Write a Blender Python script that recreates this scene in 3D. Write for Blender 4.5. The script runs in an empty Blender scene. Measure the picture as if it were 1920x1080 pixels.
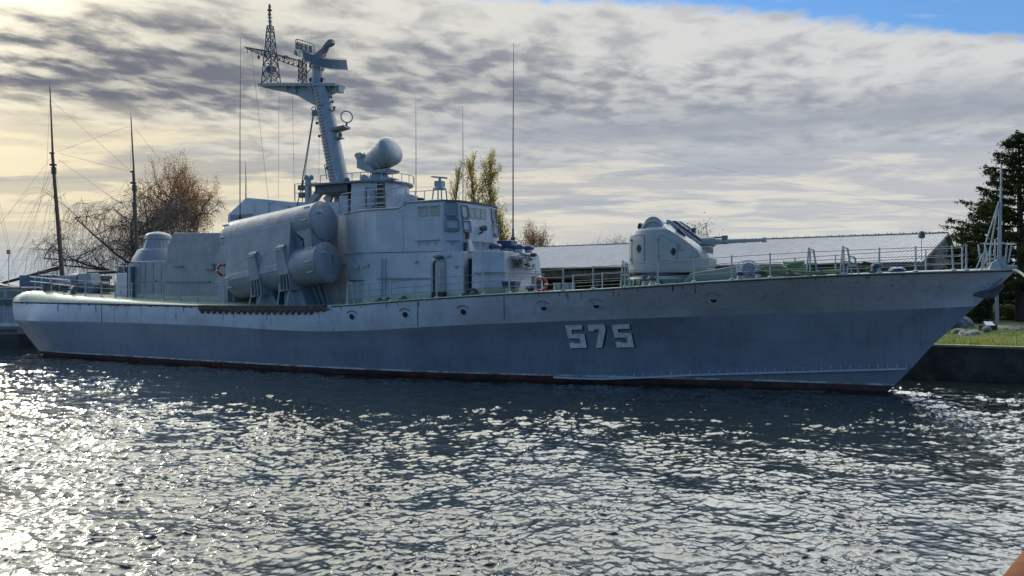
import bpy, bmesh, math, random
import numpy as np
from mathutils import Vector, Matrix, geometry
random.seed(7)
R = math.radians
sc = bpy.context.scene
col = sc.collection

# ------------------------------------------------------------------ camera
EYE = 4.55; FPX = 1400.0; HZ = 537.0
cd = bpy.data.cameras.new("camera"); cam = bpy.data.objects.new("camera", cd); col.objects.link(cam)
cam.location = (0, 0, EYE); cam.rotation_euler = (R(90), 0, 0)
cd.sensor_width = 36; cd.lens = 36 * FPX / 1920; cd.shift_y = -(540 - HZ) / 1920
cd.clip_start = .1; cd.clip_end = 6000
sc.camera = cam
sc.view_settings.view_transform = 'Standard'; sc.view_settings.look = 'None'
sc.view_settings.exposure = 0.5; sc.view_settings.gamma = 1

# ------------------------------------------------------------------ world, sun
SUN_AZ = R(-38); SUN_EL = R(18)      # azimuth measured from +Y towards +X
sun_dir = Vector((math.sin(SUN_AZ) * math.cos(SUN_EL), math.cos(SUN_AZ) * math.cos(SUN_EL), math.sin(SUN_EL)))
W = bpy.data.worlds.new("World"); sc.world = W; W.use_nodes = True
nt = W.node_tree; nt.nodes.clear()
class NT:
    """tiny helper for building node trees"""
    def __init__(s, t): s.t = t
    def n(s, typ, **k):
        nd = s.t.nodes.new(typ)
        for a, b in k.items(): setattr(nd, a, b)
        return nd
    def put(s, sock, v):
        if isinstance(v, bpy.types.NodeSocket): s.t.links.new(v, sock)
        elif v is not None: sock.default_value = v
    def m(s, op, a, b=None, c=None, clamp=False):
        nd = s.n('ShaderNodeMath', operation=op, use_clamp=clamp)
        for i, v in enumerate((a, b, c)): s.put(nd.inputs[i], v)
        return nd.outputs[0]
    def mix(s, f, a, b, blend='MIX'):
        nd = s.n('ShaderNodeMix', data_type='RGBA', blend_type=blend)
        s.put(nd.inputs[0], f); s.put(nd.inputs[6], a); s.put(nd.inputs[7], b)
        return nd.outputs[2]
    def noise(s, vec, scale, det=4, rough=.5, dist=0):
        nd = s.n('ShaderNodeTexNoise'); s.put(nd.inputs['Vector'], vec)
        nd.inputs['Scale'].default_value = scale; nd.inputs['Detail'].default_value = det
        nd.inputs['Roughness'].default_value = rough; nd.inputs['Distortion'].default_value = dist
        return nd.outputs[0]
    def ss(s, x, a, b):
        nd = s.n('ShaderNodeMapRange', interpolation_type='SMOOTHSTEP')
        s.put(nd.inputs[0], x); nd.inputs[1].default_value = a; nd.inputs[2].default_value = b
        return nd.outputs[0]
    def comb(s, x, y, z):
        nd = s.n('ShaderNodeCombineXYZ')
        for i, v in enumerate((x, y, z)): s.put(nd.inputs[i], v)
        return nd.outputs[0]
    def sep(s, v):
        nd = s.n('ShaderNodeSeparateXYZ'); s.put(nd.inputs[0], v); return nd.outputs
    def vmath(s, op, a, b):
        nd = s.n('ShaderNodeVectorMath', operation=op); s.put(nd.inputs[0], a); s.put(nd.inputs[1], b)
        return nd
w = NT(nt)
SKY_K = 0.14
sky = w.n('ShaderNodeTexSky', sky_type='NISHITA', sun_disc=False)
sky.sun_elevation = SUN_EL; sky.sun_rotation = SUN_AZ; sky.altitude = 0; sky.air_density = 1; sky.dust_density = .4; sky.ozone_density = 3.5
tc = w.n('ShaderNodeTexCoord').outputs['Generated']
dx, dy, dz = w.sep(tc)
zc = w.m('ADD', w.m('MAXIMUM', dz, 0.0), .05)
px = w.m('DIVIDE', dx, zc); py = w.m('DIVIDE', dy, zc)
# cloud deck seen in perspective: positions on a flat layer overhead
rows = w.comb(w.m('MULTIPLY', px, 1.05), w.m('ADD', py, w.m('MULTIPLY', px, -.15)), 0)
n_cell = w.noise(rows, 5.6, 5, .55, .25)
n_fine = w.noise(rows, 15, 4, .55, .2)
n_mid = w.noise(rows, 2.4, 4, .5, .2)
n_big = w.noise(w.comb(w.m('MULTIPLY', px, .5), py, 3.7), .9, 3, .5, .3)
n_band = w.noise(w.comb(w.m('MULTIPLY', px, .16), w.m('ADD', w.m('MULTIPLY', py, .7), w.m('MULTIPLY', px, .04)), 8.1), 1.2, 6, .6, .35)
n_puff = w.noise(w.comb(w.m('MULTIPLY', px, .55), w.m('MULTIPLY', py, .9), 5.2), 1.5, 7, .62, .25)
def blob(cx, cy, rx, ry):
    a = w.m('DIVIDE', w.m('SUBTRACT', px, cx), rx); b = w.m('DIVIDE', w.m('SUBTRACT', py, cy), ry)
    return w.m('EXPONENT', w.m('MULTIPLY', w.m('ADD', w.m('MULTIPLY', a, a), w.m('MULTIPLY', b, b)), -1.0))
# ragged edge of the bank: a gap of blue sky nearer than this line, unseen broken cloud added overhead to brighten the water
e0 = w.m('SUBTRACT', w.m('SUBTRACT', py, w.m('MULTIPLY', px, .177)), 2.21)
e = w.m('ADD', e0, w.m('MULTIPLY', w.m('SUBTRACT', n_mid, .5), .22))
e = w.m('ADD', e, w.m('MULTIPLY', w.m('SUBTRACT', n_cell, .5), .20))
e = w.m('ADD', e, w.m('MULTIPLY', w.m('SUBTRACT', n_fine, .5), .08))
bank = w.ss(e, -.02, .09)
over = w.m('MULTIPLY', w.m('MULTIPLY', w.ss(e, -.28, -.55), w.ss(py, -.1, .6)), w.ss(px, 4.0, .6))
over = w.m('MULTIPLY', over, w.ss(n_mid, .25, .45))
bank = w.m('MAXIMUM', bank, over)
sd = w.vmath('DOT_PRODUCT', tc, tuple(sun_dir)).outputs['Value']
sdp = w.m('MAXIMUM', sd, 0.0)
glow = w.m('POWER', sdp, 16.0)
glow2 = w.m('POWER', sdp, 5.0)
cell2 = w.ss(n_cell, .33, .69)
lump = w.ss(n_mid, .34, .66)
thick = w.m('ADD', w.m('MULTIPLY', cell2, .36), w.m('ADD', w.m('MULTIPLY', n_big, .34), w.m('MULTIPLY', lump, .20)))
thick = w.m('ADD', thick, w.m('MULTIPLY', n_fine, .12))
thick = w.m('ADD', thick, w.m('MULTIPLY', blob(-1.35, 2.9, 1.9, .60), .36))
thick = w.m('ADD', thick, w.m('MULTIPLY', blob(.25, 3.3, 1.1, .30), .14))
thick = w.m('SUBTRACT', thick, w.m('MULTIPLY', w.ss(e0, .85, 0.0), .16))
dark = w.ss(thick, .30, 1.0)
C_light = w.mix(glow2, (.665, .675, .68, 1), (.82, .785, .67, 1))
C_dark = w.mix(glow2, (.285, .31, .365, 1), (.165, .175, .21, 1))
c_cloud = w.mix(dark, C_light, C_dark)
# smooth grey roll that closes the bank, then a low layer of grey-blue haze with small cream puffs
dzs = w.m('ADD', dz, w.m('MULTIPLY', w.m('SUBTRACT', n_mid, .5), .05))
st = w.m('DIVIDE', w.m('SUBTRACT', dzs, .200), .026)
roll = w.m('MULTIPLY', w.m('EXPONENT', w.m('MULTIPLY', w.m('MULTIPLY', st, st), -1.0)), w.ss(px, -1.2, .4))
low = w.ss(w.m('ADD', dz, w.m('MULTIPLY', w.m('SUBTRACT', n_band, .5), .16)), .205, .150)
gap = w.ss(n_band, .40, .62)
C_haze = w.mix(glow2, (.50, .515, .555, 1), (.58, .53, .42, 1))
C_gap = w.mix(glow2, (.37, .42, .51, 1), (.38, .385, .385, 1))
C_band = w.mix(glow2, (.72, .705, .64, 1), (.88, .77, .54, 1))
c_low = w.mix(gap, C_haze, C_gap)
warm = w.ss(dz, .135, .06)
c_low = w.mix(w.m('MULTIPLY', warm, .45), c_low, C_band)
c_low = w.mix(w.m('MULTIPLY', w.ss(n_puff, .47, .60), .9), c_low, C_band)
c_cl = w.mix(low, c_cloud, c_low)
c_cl = w.mix(w.m('MULTIPLY', roll, .85), c_cl, (.33, .365, .435, 1))
haze_blue = w.ss(dz, .075, .02)
c_cl = w.mix(w.m('MULTIPLY', haze_blue, .75), c_cl, (.35, .44, .56, 1))
gl = w.mix(glow, (0, 0, 0, 1), (.05, .04, .015, 1))
gl = w.mix(1.0, gl, w.mix(w.m('POWER', sdp, 110.0), (0, 0, 0, 1), (.7, .6, .4, 1)), 'ADD')
gl = w.mix(w.m('MULTIPLY', w.m('MULTIPLY', dark, 1.15, clamp=True), w.m('SUBTRACT', 1.0, low)), gl, (0, 0, 0, 1))
c_cl = w.mix(1.0, c_cl, gl, 'ADD')
vary = w.m('ADD', 3.0, w.m('MULTIPLY', w.ss(w.noise(rows, 5.0, 4, .6, .2), .36, .64), 5.6))
c_cl = w.mix(over, c_cl, w.mix(1.0, c_cl, w.comb(vary, w.m('MULTIPLY', vary, 1.01), w.m('MULTIPLY', vary, .97)), 'MULTIPLY'))   # unseen overhead cloud, brightened to light the water
KC = .71 / SKY_K
c_cl = w.mix(1.0, c_cl, (KC, KC, KC, 1), 'MULTIPLY')
# wisps of cirrus in the blue part
wisp = w.ss(w.noise(w.comb(px, w.m('MULTIPLY', py, 2.2), 1.3), 2.2, 6, .6, .6), .52, .8)
sky_t = w.mix(1.0, sky.outputs[0], (.66, .84, .98, 1), 'MULTIPLY')
sky_c = w.mix(w.m('MULTIPLY', wisp, .42), sky_t, (.42 / SKY_K, .48 / SKY_K, .56 / SKY_K, 1))
final = w.mix(bank, sky_c, c_cl)
bg = w.n('ShaderNodeBackground'); bg.inputs[1].default_value = SKY_K
nt.links.new(final, bg.inputs[0])
wo = w.n('ShaderNodeOutputWorld'); nt.links.new(bg.outputs[0], wo.inputs[0])
W.cycles.sampling_method = 'MANUAL'; W.cycles.sample_map_resolution = 512

sl = bpy.data.lights.new("sun", 'SUN'); sl.energy = .4; sl.angle = R(6); sl.color = (1, .90, .74)
so = bpy.data.objects.new("sun", sl); col.objects.link(so)
so.rotation_euler = (-sun_dir).to_track_quat('-Z', 'Y').to_euler()

# ------------------------------------------------------------------ ship frame (u forward, v to starboard, z up)
TH = R(24.8); AX = (math.cos(TH), -math.sin(TH)); NX = (-math.sin(TH), -math.cos(TH))
BOW = (15.85, 31.70); U0 = 49.4
def S(x, y, v):
    """where the sight line through photo pixel (x, y) meets the fore-and-aft plane v of the ship"""
    kx = (x - 960) / FPX
    D = (v + BOW[0] * NX[0] + BOW[1] * NX[1]) / (kx * NX[0] + NX[1])
    X = kx * D
    return Vector((U0 + (X - BOW[0]) * AX[0] + (D - BOW[1]) * AX[1], v, EYE - (y - HZ) * D / FPX))
def WP(x, y, D):
    return Vector(((x - 960) / FPX * D, D, EYE - (y - HZ) * D / FPX))

# ------------------------------------------------------------------ mesh builder
class MB:
    def __init__(s, ship=True): s.v = []; s.f = []; s.mi = []; s.sm = []; s.ship = ship; s.cur = 0; s.smooth = False
    def add(s, pts): 
        b = len(s.v); s.v.extend(tuple(p) for p in pts); return b
    def face(s, idx): s.f.append(tuple(idx)); s.mi.append(s.cur); s.sm.append(s.smooth)
    def loft(s, rings, cap=True, closed=True, smooth=None):
        if smooth is not None: old = s.smooth; s.smooth = smooth
        bs = [s.add(r) for r in rings]; n = len(rings[0])
        for a, b in zip(bs[:-1], bs[1:]):
            for i in range(n if closed else n - 1):
                j = (i + 1) % n
                s.face((a + i, a + j, b + j, b + i))
        if smooth is not None: s.smooth = False
        if cap and closed:
            s.face([bs[0] + i for i in range(n)][::-1]); s.face([bs[-1] + i for i in range(n)])
        if smooth is not None: s.smooth = old
        return s
    def box(s, a, b):
        (x0, y0, z0), (x1, y1, z1) = a, b
        return s.loft([[(x0, y0, z0), (x1, y0, z0), (x1, y1, z0), (x0, y1, z0)], [(x0, y0, z1), (x1, y0, z1), (x1, y1, z1), (x0, y1, z1)]])
    def frus(s, bot, top): return s.loft([bot, top])
    def prism(s, poly, ext):
        e = Vector(ext); return s.loft([[Vector(p) for p in poly], [Vector(p) + e for p in poly]])
    def slab(s, pix, v0, v1, vm=None):
        """photo outline on plane vm, given thickness v0..v1"""
        vm = v1 if vm is None else vm
        P = [S(x, y, vm) for x, y in pix]
        return s.loft([[(p.x, v0, p.z) for p in P], [(p.x, v1, p.z) for p in P]])
    def tube(s, path, r, n=6, cap=True):
        path = [Vector(p) for p in path]; rings = []
        up = None
        for i, p in enumerate(path):
            t = (path[min(i + 1, len(path) - 1)] - path[max(i - 1, 0)])
            if t.length < 1e-7: t = Vector((0, 0, 1))
            t.normalize()
            if up is None:
                up = Vector((0, 0, 1)) if abs(t.z) < .9 else Vector((1, 0, 0))
            sd_ = t.cross(up); sd_.normalize(); up = sd_.cross(t)
            rr = r[i] if isinstance(r, (list, tuple)) else r
            rings.append([p + (sd_ * math.cos(2 * math.pi * k / n) + up * math.sin(2 * math.pi * k / n)) * rr for k in range(n)])
        return s.loft(rings, cap, True, n > 4)
    def lathe(s, c, axis, prof, n=24, smooth=True, cap=True):
        c = Vector(c); t = Vector(axis).normalized()
        up = Vector((0, 0, 1)) if abs(t.z) < .9 else Vector((1, 0, 0))
        a = t.cross(up).normalized(); b = a.cross(t)
        return s.loft([[c + t * h + (a * math.cos(2 * math.pi * k / n) + b * math.sin(2 * math.pi * k / n)) * max(r, 1e-4) for k in range(n)] for r, h in prof], cap, True, smooth)
    def torus(s, c, axis, Rr, r, n=24, m=8, a0=0, a1=2 * math.pi):
        c = Vector(c); t = Vector(axis).normalized()
        up = Vector((0, 0, 1)) if abs(t.z) < .9 else Vector((1, 0, 0))
        a = t.cross(up).normalized(); b = a.cross(t)
        full = abs(a1 - a0 - 2 * math.pi) < 1e-6
        rings = []
        for i in range(n + 1):
            q = a0 + (a1 - a0) * i / n; d = a * math.cos(q) + b * math.sin(q)
            rings.append([c + d * (Rr + r * math.cos(2 * math.pi * k / m)) + t * r * math.sin(2 * math.pi * k / m) for k in range(m)])
        return s.loft(rings, not full, True, True)
    def ellip(s, c, rx, ry, rz, n=16, m=8):
        c = Vector(c); rings = []
        for j in range(1, m):
            q = math.pi * j / m
            rings.append([c + Vector((rx * math.sin(q) * math.cos(2 * math.pi * k / n), ry * math.sin(q) * math.sin(2 * math.pi * k / n), -rz * math.cos(q))) for k in range(n)])
        return s.loft(rings, True, True, True)
    def pieces(s):
        """face lists of the far-apart pieces in this builder (islands nearer than half their size stay together)"""
        n = len(s.v); par = list(range(n))
        def find(a):
            while par[a] != a: par[a] = par[par[a]]; a = par[a]
            return a
        for f in s.f:
            r0 = find(f[0])
            for i in f[1:]: par[find(i)] = r0
        V = np.array(s.v, float); root = np.array([find(f[0]) for f in s.f]); ids, inv = np.unique(root, return_inverse=True); k = len(ids)
        if k < 2 or k > 400: return None
        lo = np.full((k, 3), np.inf); hi = np.full((k, 3), -np.inf)
        for f, i in zip(s.f, inv):
            q = V[list(f)]; lo[i] = np.minimum(lo[i], q.min(0)); hi[i] = np.maximum(hi[i], q.max(0))
        size = (hi - lo).max(1); gap = np.maximum(0, np.maximum(lo[:, None] - hi[None], lo[None] - hi[:, None]))
        near = np.sqrt((gap ** 2).sum(2)) <= np.maximum(.02, .48 * np.maximum(size[:, None], size[None]))
        lab = -np.ones(k, int); c = 0
        for i in range(k):
            if lab[i] >= 0: continue
            st = [i]; lab[i] = c
            while st:
                a = st.pop()
                for b in np.nonzero(near[a] & (lab < 0))[0]: lab[b] = c; st.append(b)
            c += 1
        if c < 2: return None
        return [[j for j in range(len(s.f)) if lab[inv[j]] == q] for q in range(c)]
    def build(s, name, mat, parent=None, bevel=0, ang=35, recalc=True, split=True):
        P_ = s.pieces() if split and parent is not None and len(s.f) < 30000 else None
        if P_:
            first = None
            for fl_ in sorted(P_, key=len, reverse=True):
                m_ = MB(s.ship); mp = {}
                for j in fl_:
                    f = []
                    for i in s.f[j]:
                        if i not in mp: mp[i] = len(m_.v); m_.v.append(s.v[i])
                        f.append(mp[i])
                    m_.f.append(tuple(f)); m_.mi.append(s.mi[j]); m_.sm.append(s.sm[j])
                o = m_.build(name, mat, parent, bevel, ang, recalc, False); first = first or o
            return first
        me = bpy.data.meshes.new(name)
        V = [(x, -y, z) for x, y, z in s.v] if s.ship else s.v
        me.from_pydata(V, [], s.f)
        mats = mat if isinstance(mat, (list, tuple)) else [mat]
        for m_ in mats: me.materials.append(m_)
        me.polygons.foreach_set('material_index', s.mi)
        me.polygons.foreach_set('use_smooth', s.sm)
        if recalc:
            bm = bmesh.new(); bm.from_mesh(me); bmesh.ops.recalc_face_normals(bm, faces=bm.faces); bm.to_mesh(me); bm.free()
        if any(s.sm): me.set_sharp_from_angle(angle=R(ang))
        me.update()
        o = bpy.data.objects.new(name, me); col.objects.link(o)
        if parent: o.parent = parent
        if bevel:
            b = o.modifiers.new('bevel', 'BEVEL'); b.width = bevel; b.segments = 2; b.limit_method = 'ANGLE'; b.angle_limit = R(40); b.harden_normals = False
        return o
def tag(o, label=None, cat=None, group=None, kind=None):
    if label: o['label'] = label
    if cat: o['category'] = cat
    if group: o['group'] = group
    if kind: o['kind'] = kind
    return o
def empty(name, loc=(0, 0, 0), rz=0):
    o = bpy.data.objects.new(name, None); col.objects.link(o); o.location = loc; o.rotation_euler.z = rz; o.empty_display_size = .3
    return o

# ------------------------------------------------------------------ materials
def mat(name, c, rough=.5, var=.12, scale=1.5, bump=0, bscale=6, metal=0, spec=.5, streak=0, rust=0, second=None, coords='Object', plates=None):
    m_ = bpy.data.materials.new(name); m_.use_nodes = True; t = m_.node_tree; k = NT(t)
    p = t.nodes['Principled BSDF']
    tcx = k.n('ShaderNodeTexCoord').outputs[coords]
    base = (*c, 1)
    nz = k.noise(tcx, scale, 5, .6)
    dk = tuple(x * (1 - var * 1.6) for x in c) + (1,); lt = tuple(min(1, x * (1 + var * 1.6)) for x in c) + (1,)
    cc = k.mix(k.ss(nz, .3, .7), dk, lt)
    if second:
        cc = k.mix(k.ss(k.noise(tcx, scale * .37, 5, .65), .45, .62), cc, (*second, 1))
    if streak:
        x, y, z = k.sep(tcx)
        sv = k.comb(k.m('MULTIPLY', x, 2.2), k.m('MULTIPLY', y, 2.2), k.m('MULTIPLY', z, .22))
        s1 = k.noise(sv, 1.6, 5, .65)
        cc = k.mix(k.m('MULTIPLY', k.ss(s1, .52, .78), streak), cc, tuple(x * .62 for x in c) + (1,))
        cc = k.mix(k.m('MULTIPLY', k.ss(s1, .44, .2), streak * .8), cc, tuple(min(1, x * 1.35) for x in c) + (1,))
    if rust:
        x, y, z = k.sep(tcx)
        sv = k.comb(k.m('MULTIPLY', x, 3.0), k.m('MULTIPLY', y, 3.0), k.m('MULTIPLY', z, .6))
        r1 = k.noise(sv, 1.1, 8, .72)
        cc = k.mix(k.m('MULTIPLY', k.ss(r1, .66 - rust * .1, .72), .85), cc, (.10, .045, .025, 1))
    seam = None
    if plates:     # welded plates: faint seams, each plate a shade of its own
        x, y, z = k.sep(tcx)
        bt = k.n('ShaderNodeTexBrick'); k.put(bt.inputs['Vector'], k.comb(x, z, 0)); bt.inputs['Scale'].default_value = 1
        bt.inputs['Mortar Size'].default_value = .012; bt.inputs['Mortar Smooth'].default_value = .6; bt.inputs['Brick Width'].default_value = plates[0]; bt.inputs['Row Height'].default_value = plates[1]
        bt.inputs['Color1'].default_value = (.965, .965, .965, 1); bt.inputs['Color2'].default_value = (1.03, 1.03, 1.03, 1); bt.inputs['Mortar'].default_value = (.80, .80, .80, 1)
        cc = k.mix(1.0, cc, bt.outputs['Color'], 'MULTIPLY'); seam = bt.outputs['Fac']
    t.links.new(cc, p.inputs['Base Color'])
    p.inputs['Roughness'].default_value = rough; p.inputs['Metallic'].default_value = metal
    p.inputs['Specular IOR Level'].default_value = spec
    if bump:
        b = k.n('ShaderNodeBump'); b.inputs['Strength'].default_value = 1; b.inputs['Distance'].default_value = bump
        t.links.new(k.noise(tcx, bscale, 4, .55), b.inputs['Height']); t.links.new(b.outputs[0], p.inputs['Normal'])
    return m_
M = {}
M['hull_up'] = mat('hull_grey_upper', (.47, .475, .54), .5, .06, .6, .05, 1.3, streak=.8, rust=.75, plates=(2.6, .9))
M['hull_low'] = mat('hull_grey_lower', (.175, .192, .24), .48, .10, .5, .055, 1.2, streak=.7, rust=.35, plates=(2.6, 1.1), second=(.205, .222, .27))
M['stripe'] = mat('waterline_white', (.52, .52, .50), .6, .15, 3, rust=.9, second=(.26, .20, .17))
M['boot'] = mat('antifouling_red', (.10, .03, .026), .7, .3, 2, second=(.05, .03, .03))
M['deckgreen'] = mat('deck_green', (.33, .375, .28), .28, .1, 2, .004, 20, streak=.1, rust=.1)
M['green'] = mat('dark_green_paint', (.09, .16, .10), .55, .15, 3)
M['house'] = mat('superstructure_grey', (.41, .425, .475), .45, .07, .8, .02, 1.6, streak=.6, rust=.15, plates=(2.2, 1.25))
M['blue_face'] = M['house']
M['tube'] = mat('launcher_grey', (.235, .245, .265), .42, .08, 1.2, .03, 2.2, streak=.35, rust=.12)
M['mast'] = mat('mast_grey', (.27, .285, .31), .5, .06, 2, streak=.15, rust=.15)
M['dkgrey'] = mat('dark_grey_metal', (.07, .075, .085), .5, .15, 4)
M['lattice'] = mat('lattice_dark_grey', (.12, .125, .14), .5, .15, 4)
M['antenna'] = mat('radar_blue_grey', (.13, .165, .22), .45, .08, 3)
M['black'] = mat('black_opening', (.012, .012, .014), .6, .1, 4)
M['gun'] = mat('turret_grey', (.30, .315, .335), .42, .04, 1.2, .006, 3, streak=.15)
M['rail'] = mat('rail_grey', (.33, .36, .38), .5, .1, 5, rust=.2)
M['wire'] = mat('rail_wire', (.16, .17, .18), .5, .1, 5)
M['white'] = mat('white_paint', (.75, .75, .73), .5, .08, 3)
M['numwhite'] = mat('number_white', (.60, .61, .62), .6, .12, 5, streak=.6, rust=.25)
M['blue'] = mat('vent_blue', (.010, .045, .12), .4, .1, 5)
M['orange'] = mat('lifebuoy_orange', (.40, .07, .035), .5, .08, 6)
M['rusty'] = mat('rusty_strip', (.045, .035, .03), .8, .4, 6, second=(.10, .06, .04))
M['rope'] = mat('rope_green', (.16, .22, .13), .85, .25, 30)
M['rope2'] = mat('rope_pale', (.40, .40, .34), .85, .2, 30)
M['glass'] = mat('window_glass', (.05, .06, .07), .12, .05, 3, spec=.8)
M['cream'] = mat('window_blind', (.32, .305, .25), .3, .08, 3)
M['roof'] = mat('corrugated_roof', (.46, .44, .425), .65, .10, 1.5, rust=.03)
M['wood'] = mat('weathered_wood', (.06, .048, .04), .8, .25, 4, second=(.11, .09, .07))
M['plank'] = mat('grey_planks', (.12, .115, .115), .8, .2, 5)
M['dwood'] = mat('dark_mast_wood', (.075, .042, .03), .6, .2, 6)
M['tar'] = mat('black_tarred_hull', (.015, .015, .018), .5, .2, 3)
M['concrete'] = mat('quay_concrete', (.045, .042, .04), .85, .3, 1.2, .04, 6, streak=.7, second=(.022, .022, .02))
M['stone'] = mat('boulder_stone', (.30, .29, .27), .85, .25, 3, .05, 6, second=(.18, .17, .16))
M['bark'] = mat('bark', (.055, .04, .032), .9, .25, 6)
M['yellowwood'] = mat('sawn_timber', (.55, .40, .22), .8, .15, 5)
M['bar'] = mat('bar_brown', (.17, .062, .026), .85, .15, 8, spec=.15)
M['sign'] = mat('sign_white', (.75, .76, .80), .4, .03, 3)
M['crate'] = mat('grey_boxes', (.35, .35, .35), .7, .1, 3)

# ================================================================== THE WARSHIP
ship = empty('warship', (BOW[0] - U0 * AX[0], BOW[1] - U0 * AX[1], 0), -TH)
tag(ship, 'grey missile warship with white hull number 575 moored along the quay', 'warship')

SMW = Matrix.Translation(ship.location) @ Matrix.Rotation(-TH, 4, 'Z')
def W3(p): return SMW @ Vector((p[0], -p[1], p[2]))

def curve(us, vs):
    us = np.array(us, float); vs = np.array(vs, float)
    d = np.gradient(vs, us)
    def f(u):
        u = np.clip(u, us[0], us[-1]); i = np.clip(np.searchsorted(us, u) - 1, 0, len(us) - 2)
        h = us[i + 1] - us[i]; t = (u - us[i]) / h
        return (2*t**3-3*t**2+1)*vs[i] + (t**3-2*t**2+t)*h*d[i] + (-2*t**3+3*t**2)*vs[i+1] + (t**3-t**2)*h*d[i+1]
    return f
edge_z = curve([-2.35, 8, 15, 20, 24.3, 29.2, 33.9, 37.6, 43.1, 46.2, 50.1, 54.06], [3.52, 3.49, 3.46, 3.47, 3.56, 3.91, 4.20, 4.38, 4.75, 4.92, 5.08, 5.19])
edge_v = curve([-2.35, -1.8, 0, 8, 20, 26, 31, 34, 38, 43, 46.2, 50, 52.5, 54.06], [4.45, 4.72, 4.82, 4.95, 5.1, 5.1, 4.95, 4.78, 4.3, 3.5, 2.85, 1.75, .85, .04])
band_z = curve([-2.23, 7, 15, 24, 31.8, 39.7, 46.1, 51.3, 52.7], [2.34, 2.39, 2.38, 2.27, 2.75, 3.13, 3.4, 3.66, 3.75])
band_v = curve([-2.23, -1.6, 7, 15, 24, 32, 36, 40, 46, 50, 52.7], [4.4, 4.65, 4.85, 4.95, 4.9, 4.3, 3.55, 2.5, .95, .32, .03])
wl_v = curve([0.15, 1, 10, 20, 24, 29, 34.5, 40, 44, 47, 49.7], [4.15, 4.25, 4.5, 4.55, 4.45, 3.95, 3.0, 1.75, .85, .36, .03])
def stem_u(z): return float(np.interp(z, [-2, 0, 1.18, 1.93, 3.18, 4.01, 5.3], [47.4, 49.42, 50.44, 50.99, 52.13, 52.88, 54.1]))
def stern_u(z): return float(np.interp(z, [-1, 0.2, 1.2, 2.34, 3.5], [.9, .05, -1.05, -2.25, -2.38]))
NST = 150
def level(k, t):
    """k-th longitudinal line of the hull at parameter t (0 stern .. 1 bow)"""
    if k == 'edge':
        u = -2.38 + (54.06 + 2.38) * t; return (u, float(edge_v(u)), float(edge_z(u)))
    if k == 'band':
        u = -2.25 + (52.68 + 2.25) * t; return (u, float(band_v(u)), float(band_z(u)))
    z = k; u0 = stern_u(z); u1 = stem_u(z); u = u0 + (u1 - u0) * t
    uw = .1 + (49.7 - .1) * t; ub = -2.25 + (52.68 + 2.25) * t
    vw = float(wl_v(uw)); vb = float(band_v(ub)); zb = float(band_z(ub))
    f = max(0, z - .1) / (zb - .1)
    if z < .1: v = vw * (1 + .35 * (z - .1))
    else: v = vw + (vb - vw) * (f ** (1.1 + 1.0 * min(1, max(0, (u - 30) / 14))))
    return (u, max(v, .02), z)
LV = [-1.2, 0.0, .35, .43, .8, 1.2, 1.7, 2.1, 'band']
ts = [(i / NST) for i in range(NST + 1)]
def upper(t, s):
    b = level('band', t); e_ = level('edge', t)
    q = [b[j] + (e_[j] - b[j]) * s for j in range(3)]
    q[1] += .10 * math.sin(math.pi * s) * (1 if t < .5 else (1 - (t - .5) * 2)) * .5
    return tuple(q)
hull = MB()
lines = [[level(k, t) for t in ts] for k in LV] + [[upper(t, s) for t in ts] for s in (.33, .66, 1)]
hull.smooth = True
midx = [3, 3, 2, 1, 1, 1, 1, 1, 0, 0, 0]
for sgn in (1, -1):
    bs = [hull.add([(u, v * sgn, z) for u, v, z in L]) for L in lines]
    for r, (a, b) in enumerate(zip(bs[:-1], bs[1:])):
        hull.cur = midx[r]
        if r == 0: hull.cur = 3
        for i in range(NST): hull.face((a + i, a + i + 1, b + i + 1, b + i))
# transom
hull.smooth = False
for r in range(len(lines) - 1):
    hull.cur = midx[r]
    q = [lines[r][0], lines[r + 1][0]]
    b = hull.add([q[0], (q[0][0], -q[0][1], q[0][2]), (q[1][0], -q[1][1], q[1][2]), q[1]]); hull.face((b, b + 1, b + 2, b + 3))
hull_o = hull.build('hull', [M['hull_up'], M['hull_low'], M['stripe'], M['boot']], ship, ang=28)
# lookup v of hull skin at (u, z)
tab = np.array(lines[1:])          # levels x stations x 3
def hull_v(u, z):
    zz = []; vv = []
    for L in tab:
        if u < L[0][0] or u > L[-1][0]: continue
        zz.append(np.interp(u, L[:, 0], L[:, 2])); vv.append(np.interp(u, L[:, 0], L[:, 1]))
    return float(np.interp(z, zz, vv)) if zz else .05
def SH(x, y, off=0.0):
    v = 4.0
    for _ in range(14):
        p = S(x, y, v); v = .5 * v + .5 * hull_v(p.x, p.z)
    p = S(x, y, v); p.y = v + off
    return p
# deck with rounded pale green edge aft
top_z = curve([-2.4, -1.2, 3, 9, 15, 20, 24.3, 30], [4.08, 4.22, 4.02, 3.80, 3.65, 3.6, 3.64, 3.99])
deck = MB(); deck.smooth = True
DL = []
for t in ts:
    u, v, z = level('edge', t)
    aft = 1 - min(1, max(0, (u - 17) / 7.5))
    aft = aft * aft * (3 - 2 * aft)
    zt = z + .05 + aft * max(0, float(top_z(u)) - z - .05)
    h = zt - z; rw = .05 + .75 * aft
    prof = []
    for q in range(0, 6):
        a_ = q / 5 * math.pi / 2
        prof.append((u, max(.0, v + .015 - rw * (1 - math.cos(a_))), z + h * math.sin(a_)))
    prof += [(u, max(v - rw, 0) * .5, zt + .04), (u, 0, zt + .06)]
    DL.append(prof + [(p[0], -p[1], p[2]) for p in prof[-2::-1]])
deck.loft(DL, cap=True, closed=False)
deck.cur = 0
deck_o = deck.build('deck', [M['deckgreen']], ship, ang=50)
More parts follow.
